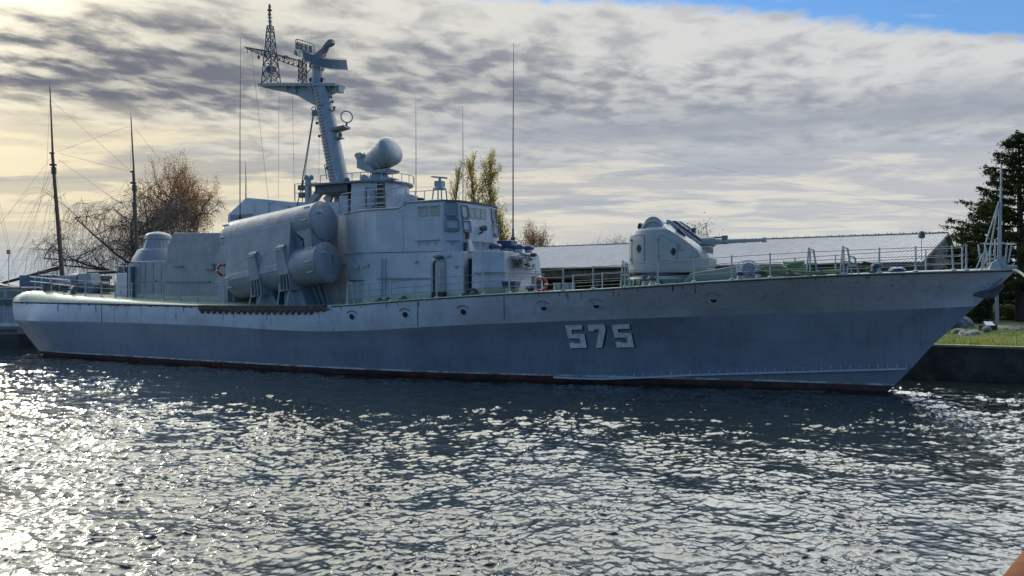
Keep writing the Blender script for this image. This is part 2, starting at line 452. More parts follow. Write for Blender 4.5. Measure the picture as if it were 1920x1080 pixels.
def deck_z(u):
    z = float(edge_z(u)); aft = 1 - min(1, max(0, (u - 17) / 7.5)); aft = aft * aft * (3 - 2 * aft)
    return z + .05 + aft * max(0, float(top_z(u)) - z - .05)
# end plate closing the rounded deck edge at the transom
tp = MB(); b0 = tp.add(DL[0]); tp.face([b0 + i for i in range(len(DL[0]))]); tp.build('deck_end_plate', M['deckgreen'], deck_o, recalc=False)

# rust-black rubbing strip under the rounded edge, and toothed fender beside the launchers
st = MB()
us = np.linspace(-2.3, 15.6, 90)
rng = random.Random(3)
for a, b in zip(us[:-1], us[1:]):
    d = .05 + .05 * rng.random() ** 3
    va, vb = float(edge_v(a)), float(edge_v(b)); za, zb = float(edge_z(a)), float(edge_z(b))
    st.prism([(a, va - .1, za + .03), (b, vb - .1, zb + .03), (b, vb - .1, zb - d), (a, va - .1, za - d)], (0, .13, 0))
for x in (250, 440 + 0, 419, 438, 500, 206):
    pass
st.build('rubbing_strip', M['rusty'], hull_o)
fd = MB()
xs = np.linspace(372, 612, 22)
for i, (xa, xb) in enumerate(zip(xs[:-1], xs[1:])):
    A_ = S(xa, 574 + .0 * i, 5.16); B_ = S(xb, 574, 5.16)
    za = float(edge_z(A_.x)) + .06; zb = float(edge_z(B_.x)) + .06
    mx = (A_.x + B_.x) / 2; fade = 1 if i < 19 else .5
    v0 = float(edge_v(mx)) - .05
    fd.prism([(A_.x, v0, za), (B_.x, v0, zb), (B_.x, v0, zb - .24), (mx, v0, zb - .24 - .24 * fade), (A_.x, v0, za - .24)], (0, .16, 0))
fd.build('toothed_fender', M['rusty'], hull_o)
fr = MB(); fr.tube([(u, float(edge_v(u)) + .1, float(edge_z(u)) - .14) for u in np.linspace(15.2, 24.2, 30)], .04, 5); fr.build('fender_bar', M['wood'], hull_o)
# thin dark gunwale line forward
gw = MB(); gw.tube([(u, float(edge_v(u)) + .01, float(edge_z(u)) - .02) for u in np.linspace(24.3, 53.9, 90)], .035, 5); gw.build('gunwale_bar', M['rusty'], hull_o)
# portholes with eyebrows
for x, y in ((660, 594), (760, 590), (869, 585), (1020, 577), (1118, 573), (1338, 562)):
    p = SH(x, y); v = p.y
    nrm = Vector((-(hull_v(p.x + .3, p.z) - hull_v(p.x - .3, p.z)) / .6, 1, -min(.35, (hull_v(p.x, p.z + .15) - hull_v(p.x, p.z - .15)) / .3))).normalized()
    m_ = MB(); m_.torus(p, nrm, .165, .028, 20, 6); m_.cur = 1
    m_.lathe(p - nrm * .06, nrm, [(.155, 0), (.155, .075)], 20, False)
    m_.cur = 0
    m_.cur = 2; pts = [p + Vector((math.cos(q) * .30, 0.03, math.sin(q) * .22 + .08)) for q in np.linspace(R(25), R(155), 9)]
    for q in pts: q.y = hull_v(q.x, q.z) + .03
    m_.tube(pts, .028, 5)
    m_.build('porthole', [M['hull_up'], M['black'], M['hull_low']], hull_o)
# hull number
def decal(name, pts, off, m_, parent, th=.012):
    P3 = [SH(x, y) for x, y in pts]
    mb = MB(); n_ = len(P3)
    f = [Vector((p.x, p.y + off + th, p.z)) for p in P3]; bk = [Vector((p.x, p.y - .03, p.z)) for p in P3]
    b1 = mb.add(f); b2 = mb.add(bk)
    tri = geometry.tessellate_polygon([[Vector((p.x, p.z, 0)) for p in P3]])
    for t_ in tri: mb.face([b1 + i for i in t_])
    for i in range(n_): j = (i + 1) % n_; mb.face((b1 + i, b1 + j, b2 + j, b2 + i))
    return mb.build(name, m_, parent)
def pz(L, ox=1000, oy=560, k=6): return [(ox + x / k, oy + y / k) for x, y in L]
five1 = pz([(360,299),(548,295),(558,347),(432,350),(440,395),(575,395),(607,551),(420,555),(409,494),(455,492),(463,503),(536,503),(526,447),(395,447)])
seven = pz([(612,295),(803,290),(815,345),(778,550),(710,553),(745,345),(684,347),(690,367),(628,367)])
five2 = pz([(885,292),(1083,288),(1093,338),(952,342),(964,385),(1101,385),(1140,545),(943,549),(929,484),(979,484),(989,497),(1062,495),(1050,437),(916,439)])
for L in (five1, seven, five2):
    sh_ = decal('digit_shadow', [(x + 2.0, y + 1.3) for x, y in L], .02, M['black'], hull_o)
    dg = decal('hull_digit', L, .045, M['numwhite'], hull_o)
# spray rail with brackets
sr = MB()
RP = [(1040, 704.5), (1075, 706), (1130, 707.5), (1200, 705), (1300, 700), (1400, 697), (1500, 694), (1600, 691), (1700, 688.3)]
rp = [SH(*q) for q in RP]
for a, b in zip(rp[:-1], rp[1:]):
    sr.loft([[(a.x, a.y - .15, a.z), (a.x, a.y + .16, a.z - .03), (a.x, a.y + .16, a.z - .10), (a.x, a.y - .15, a.z - .1)],
             [(b.x, b.y - .15, b.z), (b.x, b.y + .16, b.z - .03), (b.x, b.y + .16, b.z - .10), (b.x, b.y - .15, b.z - .1)]])
xx = 1066
while xx < 1700:
    yy = float(np.interp(xx, [q[0] for q in RP], [q[1] for q in RP])); p = SH(xx, yy)
    sr.prism([(p.x - .02, p.y - .2, p.z), (p.x - .02, p.y + .15, p.z), (p.x - .02, p.y - .02, p.z + .17), (p.x - .02, p.y - .2, p.z + .17)], (.03, 0, 0))
    xx += 17.6
sr.build('spray_rail', M['hull_up'], hull_o)
# waterline white edge of the bow strake and anchor
an = MB()
c0 = SH(1848, 549, .05)
an.tube([c0 + Vector((-.6, -.05, -.1)), c0 + Vector((.25, .12, .12)), c0 + Vector((.6, .05, .36))], .065, 8)
an.frus([c0 + Vector(q) for q in ((-.45, -.25, -.15), (.1, -.25, -.25), (.1, .1, -.2), (-.45, .1, -.12))], [c0 + Vector(q) for q in ((-.3, -.2, .02), (.2, -.2, .05), (.2, .12, .05), (-.3, .1, .02))])
for s_ in (-1, 1):
    an.frus([c0 + Vector((.0, .1 + .3 * s_, -.22)), c0 + Vector((.25, .1 + .3 * s_, -.2)), c0 + Vector((.25, .22 + .3 * s_, -.2)), c0 + Vector((.0, .22 + .3 * s_, -.22))],
            [c0 + Vector((.55, .16 + .3 * s_, .28)), c0 + Vector((.6, .16 + .3 * s_, .28)), c0 + Vector((.6, .2 + .3 * s_, .28)), c0 + Vector((.55, .2 + .3 * s_, .28))])
an.build('anchor', M['dkgrey'], hull_o, .02)
ap = MB()
pk = [SH(x, y) for x, y in ((1846, 549), (1864, 532), (1880, 521), (1866, 536))]
ap.loft([[p + Vector((0, -.3, 0)) for p in pk], [p + Vector((0, .05, -.02)) for p in pk]])
ap.build('anchor_pocket', M['hull_low'], hull_o)

# ------------------------------------------------------------------ aft deckhouse
def fl(u): return deck_z(u) - .02
ah = MB()
A0 = S(250, 490, 3.0); A1 = S(303, 490, 3.0)
zt = A0.z
ah.loft([[(A0.x, 3, fl(A0.x)), (A1.x, 3, fl(A1.x)), (A1.x, -3, fl(A1.x)), (A0.x, -3, fl(A0.x))], [(A0.x, 3, zt), (A1.x, 3, zt), (A1.x, -3, zt), (A0.x, -3, zt)]])
aft_o = ah.build('aft_deckhouse', M['tube'], ship, .03)
# ribs and ledge on its side
rb = MB()
for x in (262, 272, 287): 
    p = S(x, 500, 3.0); rb.box((p.x - .02, 3.0, fl(p.x) + .2), (p.x + .02, 3.03, zt - .05))
a_, b_ = S(253, 527, 3.0), S(294, 528, 3.0); rb.box((a_.x, 3.0, a_.z - .03), (b_.x, 3.12, a_.z + .03))
rb.build('wall_rib', M['tube'], aft_o)
# low box with hatch aft of it
bx = MB(); p0, p1 = S(218, 512, 2.6), S(241, 512, 2.6)
bx.frus([(p0.x - .15, 2.6, fl(p0.x)), (p1.x, 2.6, fl(p1.x)), (p1.x, .6, fl(p1.x)), (p0.x - .15, .6, fl(p0.x))], [(p0.x, 2.55, p0.z), (p1.x, 2.55, p0.z), (p1.x, .6, p0.z), (p0.x, .6, p0.z)])
bx.build('deck_locker', M['house'], aft_o, .03)
hd = MB(); q0 = S(226, 540, 2.63)
hd.tube([(q0.x, 2.66, q0.z - .4), (q0.x, 2.66, q0.z), (q0.x + .2, 2.66, q0.z + .14), (q0.x + .75, 2.66, q0.z + .14), (q0.x + .95, 2.66, q0.z), (q0.x + .95, 2.66, q0.z - .4)], .025, 5)
hd.build('hatch_rim', M['rail'], aft_o)
fm = MB()
f0, f1 = S(219, 511, 2.2), S(231, 498, 2.2)
fm.tube([(f0.x, 2.2, f0.z), (f0.x + .12, 2.2, f1.z), (f1.x, 2.2, f1.z), (f1.x + .12, 2.2, f0.z)], .05, 6)
fm.cur = 1; fm.box((f0.x + .12, 1.6, f0.z), (f1.x - .05, 2.15, f1.z - .08)); fm.cur = 0
fm.box((f0.x + .2, -1.2, zt - .7), (A0.x, 1.5, zt - .05))
fm.build('ladder_frame', [M['rail'], M['dkgrey']], aft_o)
# vertical pipes and vent column at the corner
pp = MB()
for x, r_, m_ in ((243, .07, 0), (248, .12, 1), (239.5, .05, 1)):
    p = S(x, 500, 3.15); pp.cur = m_; pp.tube([(p.x, 3.15, fl(p.x)), (p.x, 3.15, p.z)], r_, 8)
pp.build('corner_pipe', [M['house'], M['dkgrey']], aft_o)
# round gun tower and its turret
C0 = S(297, 466, 0.8)
tw = MB()
tw.lathe((C0.x, .8, zt), (0, 0, 1), [(1.60, 0), (1.52, .30), (1.22, .80), (1.1, .84)], 36)
tw.build('gun_tower', M['tube'], aft_o)
z1 = zt + .84
cu = MB()
cu.lathe((C0.x, .8, z1), (0, 0, 1), [(1.0, 0), (1.0, .06), (.95, .06), (.78, .60), (.78, .66), (.86, .66), (.86, .74), (.80, .76), (.80, .86), (.75, .96), (.60, 1.06), (.45, 1.10), (.40, 1.10), (.38, 1.14), (.2, 1.17)], 28)
cu_o = cu.build('turret_dome', M['tube'], aft_o, ang=40)
tr = MB()
for a in np.linspace(0, 2 * math.pi, 13)[:-1]:
    tr.tube([(C0.x + .95 * math.cos(a), .8 + .95 * math.sin(a), z1 + .08), (C0.x + .80 * math.cos(a), .8 + .80 * math.sin(a), z1 + .60)], .03, 5)
tr.torus((C0.x, .8, z1 + .02), (0, 0, 1), 1.01, .04, 28, 6)
tr.build('turret_rib', M['rail'], aft_o)
gb = MB(); gb.tube([(C0.x - .7, .8, z1 + .80), (C0.x - 1.75, .8, z1 + .80)], .1, 10); gb.build('gun_barrel', M['black'], aft_o)
# big slab-sided house
L1, L2 = S(312, 436, 3.25), S(418, 436, 3.25)
sh = MB()
prof = [S(x, y, 3.25) for x, y in ((303.5, 560), (303.5, 492), (313, 487), (313.5, 461), (326, 436.5), (440, 436.5), (440, 560))]
sh.loft([[(p.x, 3.25, p.z if i not in (0, 6) else fl(p.x)) for i, p in enumerate(prof)], [(p.x, -3.25, p.z if i not in (0, 6) else fl(p.x)) for i, p in enumerate(prof)]])
mid_o = sh.build('midships_house', M['tube'], ship, .03)
dt = MB()
for x0, x1, y in ((325, 342, 499.5), (387, 402, 505)):
    a_, b_ = S(x0, y, 3.3), S(x1, y, 3.3); dt.box((a_.x, 3.25, a_.z - .05), (b_.x, 3.42, a_.z + .03))
a_, b_ = S(396, 494, 3.3), S(401, 505, 3.3); dt.box((a_.x, 3.25, b_.z), (b_.x, 3.33, a_.z))
a_, b_ = S(309, 528.5, 3.3), S(394, 528.5, 3.3); dt.box((a_.x, 3.25, a_.z - .035), (b_.x, 3.37, a_.z + .03))
dt.build('wall_ledge', M['antenna'], mid_o)
# dark green boot along the foot of the houses
gb_ = MB()
gb_.box((A0.x - .01, 2.9, 3.4), (A1.x + .02, 3.02, fl(8.5) + .28)); gb_.box((A1.x + .1, 3.0, 3.3), (15.9, 3.27, fl(12) + .28))
gb_.build('painted_foot', M['deckgreen'], aft_o)
# tapered white cone beside the launcher's tail
wc = MB(); c_ = S(418, 489, 3.55)
wc.frus([(c_.x - .35, 3.6, c_.z), (c_.x + .3, 3.6, c_.z), (c_.x + .3, 3.2, c_.z), (c_.x - .35, 3.2, c_.z)], [(c_.x - .02, 3.55, c_.z + 1.3), (c_.x + .25, 3.55, c_.z + 1.3), (c_.x + .25, 3.3, c_.z + 1.3), (c_.x - .02, 3.3, c_.z + 1.3)])
wc.box((c_.x - .4, 3.2, fl(c_.x)), (c_.x + .4, 3.58, c_.z))
wc.build('tail_shield', M['gun'], mid_o)
ld = MB()
for y in (528, 540, 552, 563):
    p = S(410, y, 4.0); ld.tube([(p.x - .25, 4.0, p.z), (p.x + .45, 4.0, p.z)], .025, 5)
for x in (421,):
    p = S(x, 535, 4.0); ld.tube([(p.x, 4.0, fl(p.x)), (p.x, 4.0, p.z)], .03, 5)
ld.build('ladder_rung', M['rail'], mid_o)

# raised house amidships behind the launchers
mh = MB()
prof = [(427, 402), (461, 370), (505, 374), (548, 378.5), (640, 378), (640, 470), (424, 470)]
mh.slab(prof, 1.4, -1.6, 1.4)
inn = mh.build('intake_house', M['house'], mid_o, .05)
iv = MB()
for (x0, y0, x1, y1) in ((432, 403, 447, 414), (449, 402, 461, 411), (462, 401, 474, 408)):
    a_, b_ = S(x0, y0, 1.4), S(x1, y1, 1.4); iv.box((a_.x, 1.35, b_.z), (b_.x, 1.41, a_.z))
iv.build('intake_grille', M['antenna'], mid_o)
br = MB()
a_ = S(503.5, 380, 1.42); b_ = S(503.5, 402, 1.42); br.tube([a_, b_], .03, 5)
pts = [S(x, y, 1.42) for x, y in ((504, 380), (522, 380), (536, 384), (546, 390))]
br.tube(pts, .03, 5)
br.build('intake_trim', M['rail'], mid_o)
fn = MB()
# curved intake fairing
for_ = [S(x, y, 1.6) for x, y in ((520, 381), (533, 384), (545, 392), (549, 402))]
fn.loft([[p, Vector((p.x, .9, p.z + .05))] for p in for_], cap=False, closed=False, smooth=True)
fn.build('intake_fairing', M['gun'], mid_o)

# ------------------------------------------------------------------ missile launchers (starboard pair)
la = empty('missile_launcher'); la.parent = ship
Rt = 1.06
UF = S(607, 415, 3.55); LF = S(614, 491.5, 4.0)
UR = Vector((16.1, 3.40, 7.20)); LR = Vector((16.95, 3.86, 4.92))
def tubeshape(F_, Rr):
    d = (F_ - Rr).normalized(); L = (F_ - Rr).length
    m_ = MB()
    m_.lathe(Rr, d, [(.55, -.32), (.80, -.22), (.95, -.10), (1.03, .03), (Rt, .2), (Rt, L - .12), (Rt + .03, L - .12), (Rt + .03, L)], 48)
    return m_, d, L
for nm, F_, Rr, num in (('upper', UF, UR, None), ('lower', LF, LR, '3')):
    m_, d, L = tubeshape(F_, Rr)
    t_o = m_.build('launch_tube', M['tube'], la, ang=40)
    cp = MB()
    cp.lathe(F_, d, [(Rt + .005, 0), (Rt + .01, .05), (1.0, .10), (.82, .17), (.5, .235), (.2, .26), (0.01, .265)], 48)
    cap_o = cp.build('end_cap', M['tube'], la, ang=50)
    # lifting stud on the cap
    side = d.cross(Vector((0, 0, 1))).normalized()   # away from camera or towards
    if side.y < 0: side = -side
    upv = side.cross(d); upv = upv if upv.z > 0 else -upv
    q = F_ + d * .18 + upv * (.42 if nm == 'upper' else .47) + side * .55
    sd2 = MB(); sd2.tube([q - d * .1, q + d * .22], .10, 10); sd2.build('cap_stud', M['rail'], la)
    lg = MB()
    for fu in (.72, .05, -.45):
        for Lx in (L - .45, .15):
            ang = math.asin(fu); q = Rr + d * Lx + (upv * math.sin(ang) + side * math.cos(ang)) * Rt
            lg.tube([q + d * -.16, q + d * .22], .05, 6)
    lg.build('lifting_lug', M['rail'], la)
    if num:
        q = F_ + d * .20 + upv * .12 - side * .05
        r3 = MB(); ex = -side; pts = []
        # side points to the camera; text runs left-to-right along -? (seen from the bow)
        rt = -side if (-side).dot(Vector((0, -1, 0))) > 0 else side
        for cy in (.09, -.09):
            for a in np.linspace(R(150), R(-90) if cy > 0 else R(-150), 9):
                pass
        def pt(xx_, yy_): return q + rt * xx_ + upv * yy_ + d * .05
        pts = [pt(-.07 + .0, .17), pt(.05, .18), pt(.09, .10), pt(.0, .02), pt(.09, -.06), pt(.05, -.16), pt(-.08, -.16)]
        r3.tube(pts, .03, 5); r3.build('tube_number', M['black'], la)
# flat fairing plate bridging the two tubes
side = Vector((0, 1, 0))
fp = MB()
def on(p0, p1, t): return p0 + (p1 - p0) * t
A_ = [on(UR, UF, .03) + Vector((0, Rt - .02, .1)), on(UR, UF, .80) + Vector((0, Rt + .02, .1)), on(LR, LF, .72) + Vector((0, Rt + .0, -.1)), on(LR, LF, .02) + Vector((0, Rt - .0, -.1))]
fp.loft([[p + Vector((0, -.5, 0)) for p in A_], [p + Vector((0, .03, 0)) for p in A_]])
fp.build('fairing_plate', M['tube'], la, .02)
# rear end fairing closing the gap between tails
rf = MB(); B_ = [on(UR, UF, .02) + Vector((0, -.6, -.2)), on(UR, UF, .02) + Vector((0, Rt - .2, -.2)), on(LR, LF, .0) + Vector((0, Rt - .2, .2)), on(LR, LF, .0) + Vector((0, -.6, .2))]
rf.loft([[p + Vector((-.12, 0, 0)) for p in B_], [p + Vector((.5, 0, 0)) for p in B_]]); rf.build('tail_plate', M['tube'], la, .02)
# front bracket between tubes
fb = MB()
k1 = [(553, 434), (583, 427), (588, 472), (573, 473), (570, 455)]
vv_ = 4.62
P_ = [S(x, y, vv_) for x, y in ((570, 450), (582, 427), (587, 471), (574, 474))]
fb.loft([[Vector((p.x, 3.7, p.z)) for p in P_], [Vector((p.x, 4.66, p.z)) for p in P_]])
P2 = [S(x, y, 4.6) for x, y in ((553.5, 435), (582.5, 427.5), (582.5, 432), (572, 451))]
fb.loft([[Vector((p.x, 3.6, p.z)) for p in P2], [Vector((p.x, 4.60, p.z)) for p in P2]])
fb.build('front_bracket', M['tube'], la, .015)
ib = MB(); P_ = [S(x, y, 4.3) for x, y in ((553.5, 437), (571, 453), (570, 475), (559, 486))]
ib.loft([[Vector((p.x, 3.6, p.z)) for p in P_], [Vector((p.x, 4.42, p.z)) for p in P_]]); ib.build('bracket_web', M['antenna'], la)
# clamp straps and trestle legs
for (xt0, xt1, yt, xb0, xb1, ym, xf, vs_) in ((466, 480, 477, 470, 488, 526, (467, 483, 496), 4.87), (518, 533, 464, 523, 542, 516, (520, 537, 555), 4.91)):
    cl = MB(); dv_ = vs_ - 4.62
    a_, b_, c_, d_ = S(xt0, yt + 1.5, vs_), S(xt1, yt - 1.5, vs_), S(xb1, ym - 3, vs_ + .1), S(xb0, ym + 1, vs_ + .1)
    F4 = [Vector((p.x, 4.45 + dv_, p.z)) for p in (a_, b_)] + [Vector((p.x, 4.45 + dv_, p.z)) for p in (c_, d_)]
    G4 = [Vector((p.x, 4.66 + dv_ + (.12 if i < 2 else .1), p.z)) for i, p in enumerate((a_, b_, c_, d_))]
    cl.loft([F4, G4])
    # sloping cap at the strap head
    h4 = [Vector((p.x, 4.50 + dv_, p.z + .18)) for p in (a_, b_)] + [Vector((p.x, 4.81 + dv_, p.z - .12)) for p in (b_, a_)]
    cl.loft([h4, [p + Vector((0, 0, -.05)) for p in h4]])
    cl.build('clamp_strap', M['tube'], la, .012)
    ff = MB()
    for k in range(4):
        x = xb0 + (xb1 - xb0) * (k + .15) / 3.6; p = S(x, ym - 2, vs_ + .12)
        q = S(x + 2.6 + (k - 1.5) * 1.2, ym + 28, vs_ + .05)
        ff.frus([(q.x - .02, 4.0, q.z), (q.x + .03, 4.0, q.z), (q.x + .03, 4.93, q.z), (q.x - .02, 4.93, q.z)], [(p.x - .02, 4.0, p.z), (p.x + .03, 4.0, p.z), (p.x + .03, 5.0, p.z), (p.x - .02, 5.0, p.z)])
    a_, b_ = S(xb0, ym, 4.7), S(xb1, ym - 3, 4.7); c_, d_ = S(xb1 + 5, ym + 29, 4.7), S(xb0 - 1, ym + 31, 4.7)
    ff.loft([[Vector((p.x, 4.35, p.z)) for p in (a_, b_, c_, d_)], [Vector((p.x, 4.72, p.z)) for p in (a_, b_, c_, d_)]])
    ff.build('trestle_fin', M['tube'], la)
    tl = MB()
    m0, m1 = S(xb0 + 1, ym + 30, 4.75), S(xb1 + 1, ym + 27, 4.75)
    tl.tube([m0, m1], .04, 6)
    for p, xx_ in ((m0, xf[0]), (m1, xf[1])):
        q = S(xx_, 573, 4.95); q.z = fl(q.x); tl.tube([p, q], .035, 6)
    q = S(xf[2], 570, 4.2); tl.tube([m1, Vector((q.x, 4.2, fl(q.x)))], .035, 6)
    tl.build('trestle_leg', M['rail'], la)
    ic = MB()
    ic.frus([(m0.x - .1, 2.6, fl(m0.x)), (m1.x + .75, 2.6, fl(m0.x)), (m1.x + .75, 4.3, fl(m0.x)), (m0.x - .1, 4.3, fl(m0.x))], [(m0.x, 3.0, m0.z + .9), (m1.x + .2, 3.0, m0.z + .9), (m1.x + .2, 4.3, m0.z + .5), (m0.x, 4.3, m0.z + .5)])
    for k in range(3):
        q = (m1.x + .9 + .45 * k); ic.tube([(q, 3.4 + .2 * k, fl(q)), (q - .5, 3.6, m0.z + .5)], .035, 6)
    ic.build('trestle_pedestal', M['antenna'], la)
# second (port) pair, same tubes mirrored
for F_, Rr in ((UF, UR), (LF, LR)):
    f2 = Vector((F_.x, -F_.y, F_.z)); r2 = Vector((Rr.x, -Rr.y, Rr.z)); m_, d, L = tubeshape(f2, r2)
    m_.lathe(f2, d, [(Rt, 0), (1.0, .1), (.5, .235), (0.01, .265)], 32); m_.build('launch_tube', M['tube'], la)

# ------------------------------------------------------------------ main deckhouse
top_h = 8.46
ZT2 = 6.25
def plan_loft(mb, bot, top): mb.loft([bot, top]); return mb
uS = S(757, 390, 3.7).x
mhs = MB()
pl = [(16.5, 1.9), (22.2, 1.9), (22.9, 2.3), (25.1, 3.55), (26.0, 3.7), (uS - .003, 3.7)]
pl = pl + [(u, -v) for u, v in pl[::-1]]
def foot(u): return deck_z(u) - .03
mhs.loft([[(u, v, foot(u)) for u, v in pl], [(u, v, top_h) for u, v in pl]])
mh_o = mhs.build('main_deckhouse', M['house'], ship, .05)
# bridge with faceted front
bp_t = [(uS, 3.70), (29.91, 3.70), (30.5, 3.10), (31.02, .75), (30.98, -.05), (29.25, -3.45), (28.9, -3.7), (uS, -3.7)]
bp_b = [(u + (.28 if 2 <= i <= 5 else 0), v, ZT2 - .02) for i, (u, v) in enumerate(bp_t)]
bd = MB()
zbt = 8.73
bd.loft([bp_b, [(u, v, zbt) for u, v in bp_t]])
bridge = bd.build('bridge', M['house'], ship, .035)
rf_ = MB(); c_ = [(uS + .1, 0), ]
rf_.loft([[(u + (.08 if i in (2, 3, 4, 5) else 0), v * 1.015, zbt - .003) for i, (u, v) in enumerate(bp_t)], [(u + (.08 if i in (2, 3, 4, 5) else 0), v * 1.015, zbt + .07) for i, (u, v) in enumerate(bp_t)]])
rf_.build('bridge_roof', M['dkgrey'], bridge)
# lower part under the bridge, to the door and break
lw = MB()
u_br = S(885, 520, 3.8).x
lp = [(uS - .3, 3.72), (u_br - .45, 3.78), (u_br - .45, -3.78), (uS - .3, -3.72)]
lw.loft([[(u, v, foot(u)) for u, v in lp], [(u, v, ZT2) for u, v in lp]])
lw.build('lower_deckhouse', M['house'], ship, .03)
fw = MB()
fp_b = [(u_br, 3.85), (32.13, 3.85), (33.0, 3.05), (33.25, -1.2), (32.0, -3.4), (u_br, -3.4)]
fp_t = [(u_br, 3.8), (32.13, 3.8), (32.92, 3.0), (32.95, -1.2), (31.8, -3.3), (u_br, -3.3)]
fw.loft([[(u, v, foot(u)) for u, v in fp_b], [(u, v, ZT2) for u, v in fp_t]])
front_o = fw.build('forward_deckhouse', M['house'], ship, .03)
gapm = MB(); gapm.box((u_br - .47, -3.2, foot(31)), (u_br + .05, 3.3, ZT2 - .35)); gapm.build('gap_shade_fill', M['black'], front_o)  # solid black fill, the shade of the gap is in its colour
gpl = MB(); gpl.box((u_br - .52, 3.2, foot(31)), (u_br - .44, 3.80, ZT2 - .72)); gpl.build('gap_screen', M['gun'], front_o)
# seam and ledges on the side
sm = MB()
a_ = S(655, 482, 2.9)
sm.tube([(23.0, 2.42, 6.28), (25.1, 3.58, 6.28), (26, 3.73, 6.28), (29.9, 3.73, 6.26)], .018, 4)
for x0, x1, y0, y1, v in ((645, 690, 526, 525, 3.2), (709, 806, 523, 518, 3.73), (889, 902, 512.3, 511.8, 3.9)):
    a_, b_ = S(x0, y0, v), S(x1, y1, v); 
    va = float(np.interp(a_.x, [22.9, 25.1, 26], [2.3, 3.55, 3.7])); vb = float(np.interp(b_.x, [22.9, 25.1, 26], [2.3, 3.55, 3.7]))
    if v > 3.8: va = vb = 3.84
    sm.loft([[(a_.x, va - .05, a_.z - .03), (a_.x, va + .1, a_.z - .03), (a_.x, va + .1, a_.z + .03), (a_.x, va - .05, a_.z + .03)], [(b_.x, vb - .05, a_.z - .03), (b_.x, vb + .1, a_.z - .03), (b_.x, vb + .1, a_.z + .03), (b_.x, vb - .05, a_.z + .03)]])
for q0, q1 in (((32.2, 3.83), (32.95, 3.07)), ((33.12, 2.95), (33.2, -1.2))):
    z_ = S(920, 511.5, 3.6).z
    sm.loft([[(q0[0], q0[1], z_ - .03), (q0[0] + .1, q0[1] + .06, z_ - .03), (q0[0] + .1, q0[1] + .06, z_ + .03), (q0[0], q0[1], z_ + .03)], [(q1[0], q1[1], z_ - .03), (q1[0] + .1, q1[1] + .04, z_ - .03), (q1[0] + .1, q1[1] + .04, z_ + .03), (q1[0], q1[1], z_ + .03)]])
sm.build('wall_ledge', M['antenna'], mh_o)
ft = MB()
fl_pl = [(22.8, 2.34), (25.1, 3.60), (26.0, 3.75), (u_br - .4, 3.83)]
for (ua, va), (ub, vb) in zip(fl_pl[:-1], fl_pl[1:]):
    ft.loft([[(ua, va - .2, foot(ua)), (ua, va, foot(ua)), (ua, va, foot(ua) + .3), (ua, va - .2, foot(ua) + .3)], [(ub, vb - .2, foot(ub)), (ub, vb, foot(ub)), (ub, vb, foot(ub) + .3), (ub, vb - .2, foot(ub) + .3)]])
fl2 = [(u_br - .02, 3.88), (32.16, 3.88), (33.04, 3.08), (33.3, -1.2)]
for (ua, va), (ub, vb) in zip(fl2[:-1], fl2[1:]):
    ft.loft([[(ua - .2, va - .2, foot(ua)), (ua, va, foot(ua)), (ua, va, foot(ua) + .32), (ua - .2, va - .2, foot(ua) + .32)], [(ub - .2, vb - .2, foot(ub)), (ub, vb, foot(ub)), (ub, vb, foot(ub) + .32), (ub - .2, vb - .2, foot(ub) + .32)]])
ft.build('painted_foot', M['deckgreen'], mh_o)
# windows of the bridge: helper on an inclined facet
def rounded(w_, h_, r_, n_=4):
    pts = []
    for cx, cy, a0 in ((w_/2 - r_, h_/2 - r_, 0), (-w_/2 + r_, h_/2 - r_, 90), (-w_/2 + r_, -h_/2 + r_, 180), (w_/2 - r_, -h_/2 + r_, 270)):
        for k in range(n_ + 1):
            a = R(a0 + 90 * k / n_); pts.append((cx + r_ * math.cos(a), cy + r_ * math.sin(a)))
    return pts
def panel(o_, ex, ey, nrm, pts, d0, d1, mb):
    mb.loft([[o_ + ex * x + ey * y + nrm * d0 for x, y in pts], [o_ + ex * x + ey * y + nrm * d1 for x, y in pts]])
def ring(o_, ex, ey, nrm, pts, d, r_, mb):
    P_ = [o_ + ex * x + ey * y + nrm * d for x, y in pts]; P_.append(P_[0]); P_.append(P_[1]); mb.tube(P_, r_, 5, cap=False)
def facet(i, z):
    """point on bridge facet between plan corners i, i+1"""
    f = (z - ZT2) / (zbt - ZT2)
    b0, b1 = Vector(bp_b[i]), Vector(bp_b[i + 1]); t0, t1 = Vector((*bp_t[i], zbt)), Vector((*bp_t[i + 1], zbt))
    return b0 + (t0 - b0) * f, b1 + (t1 - b1) * f
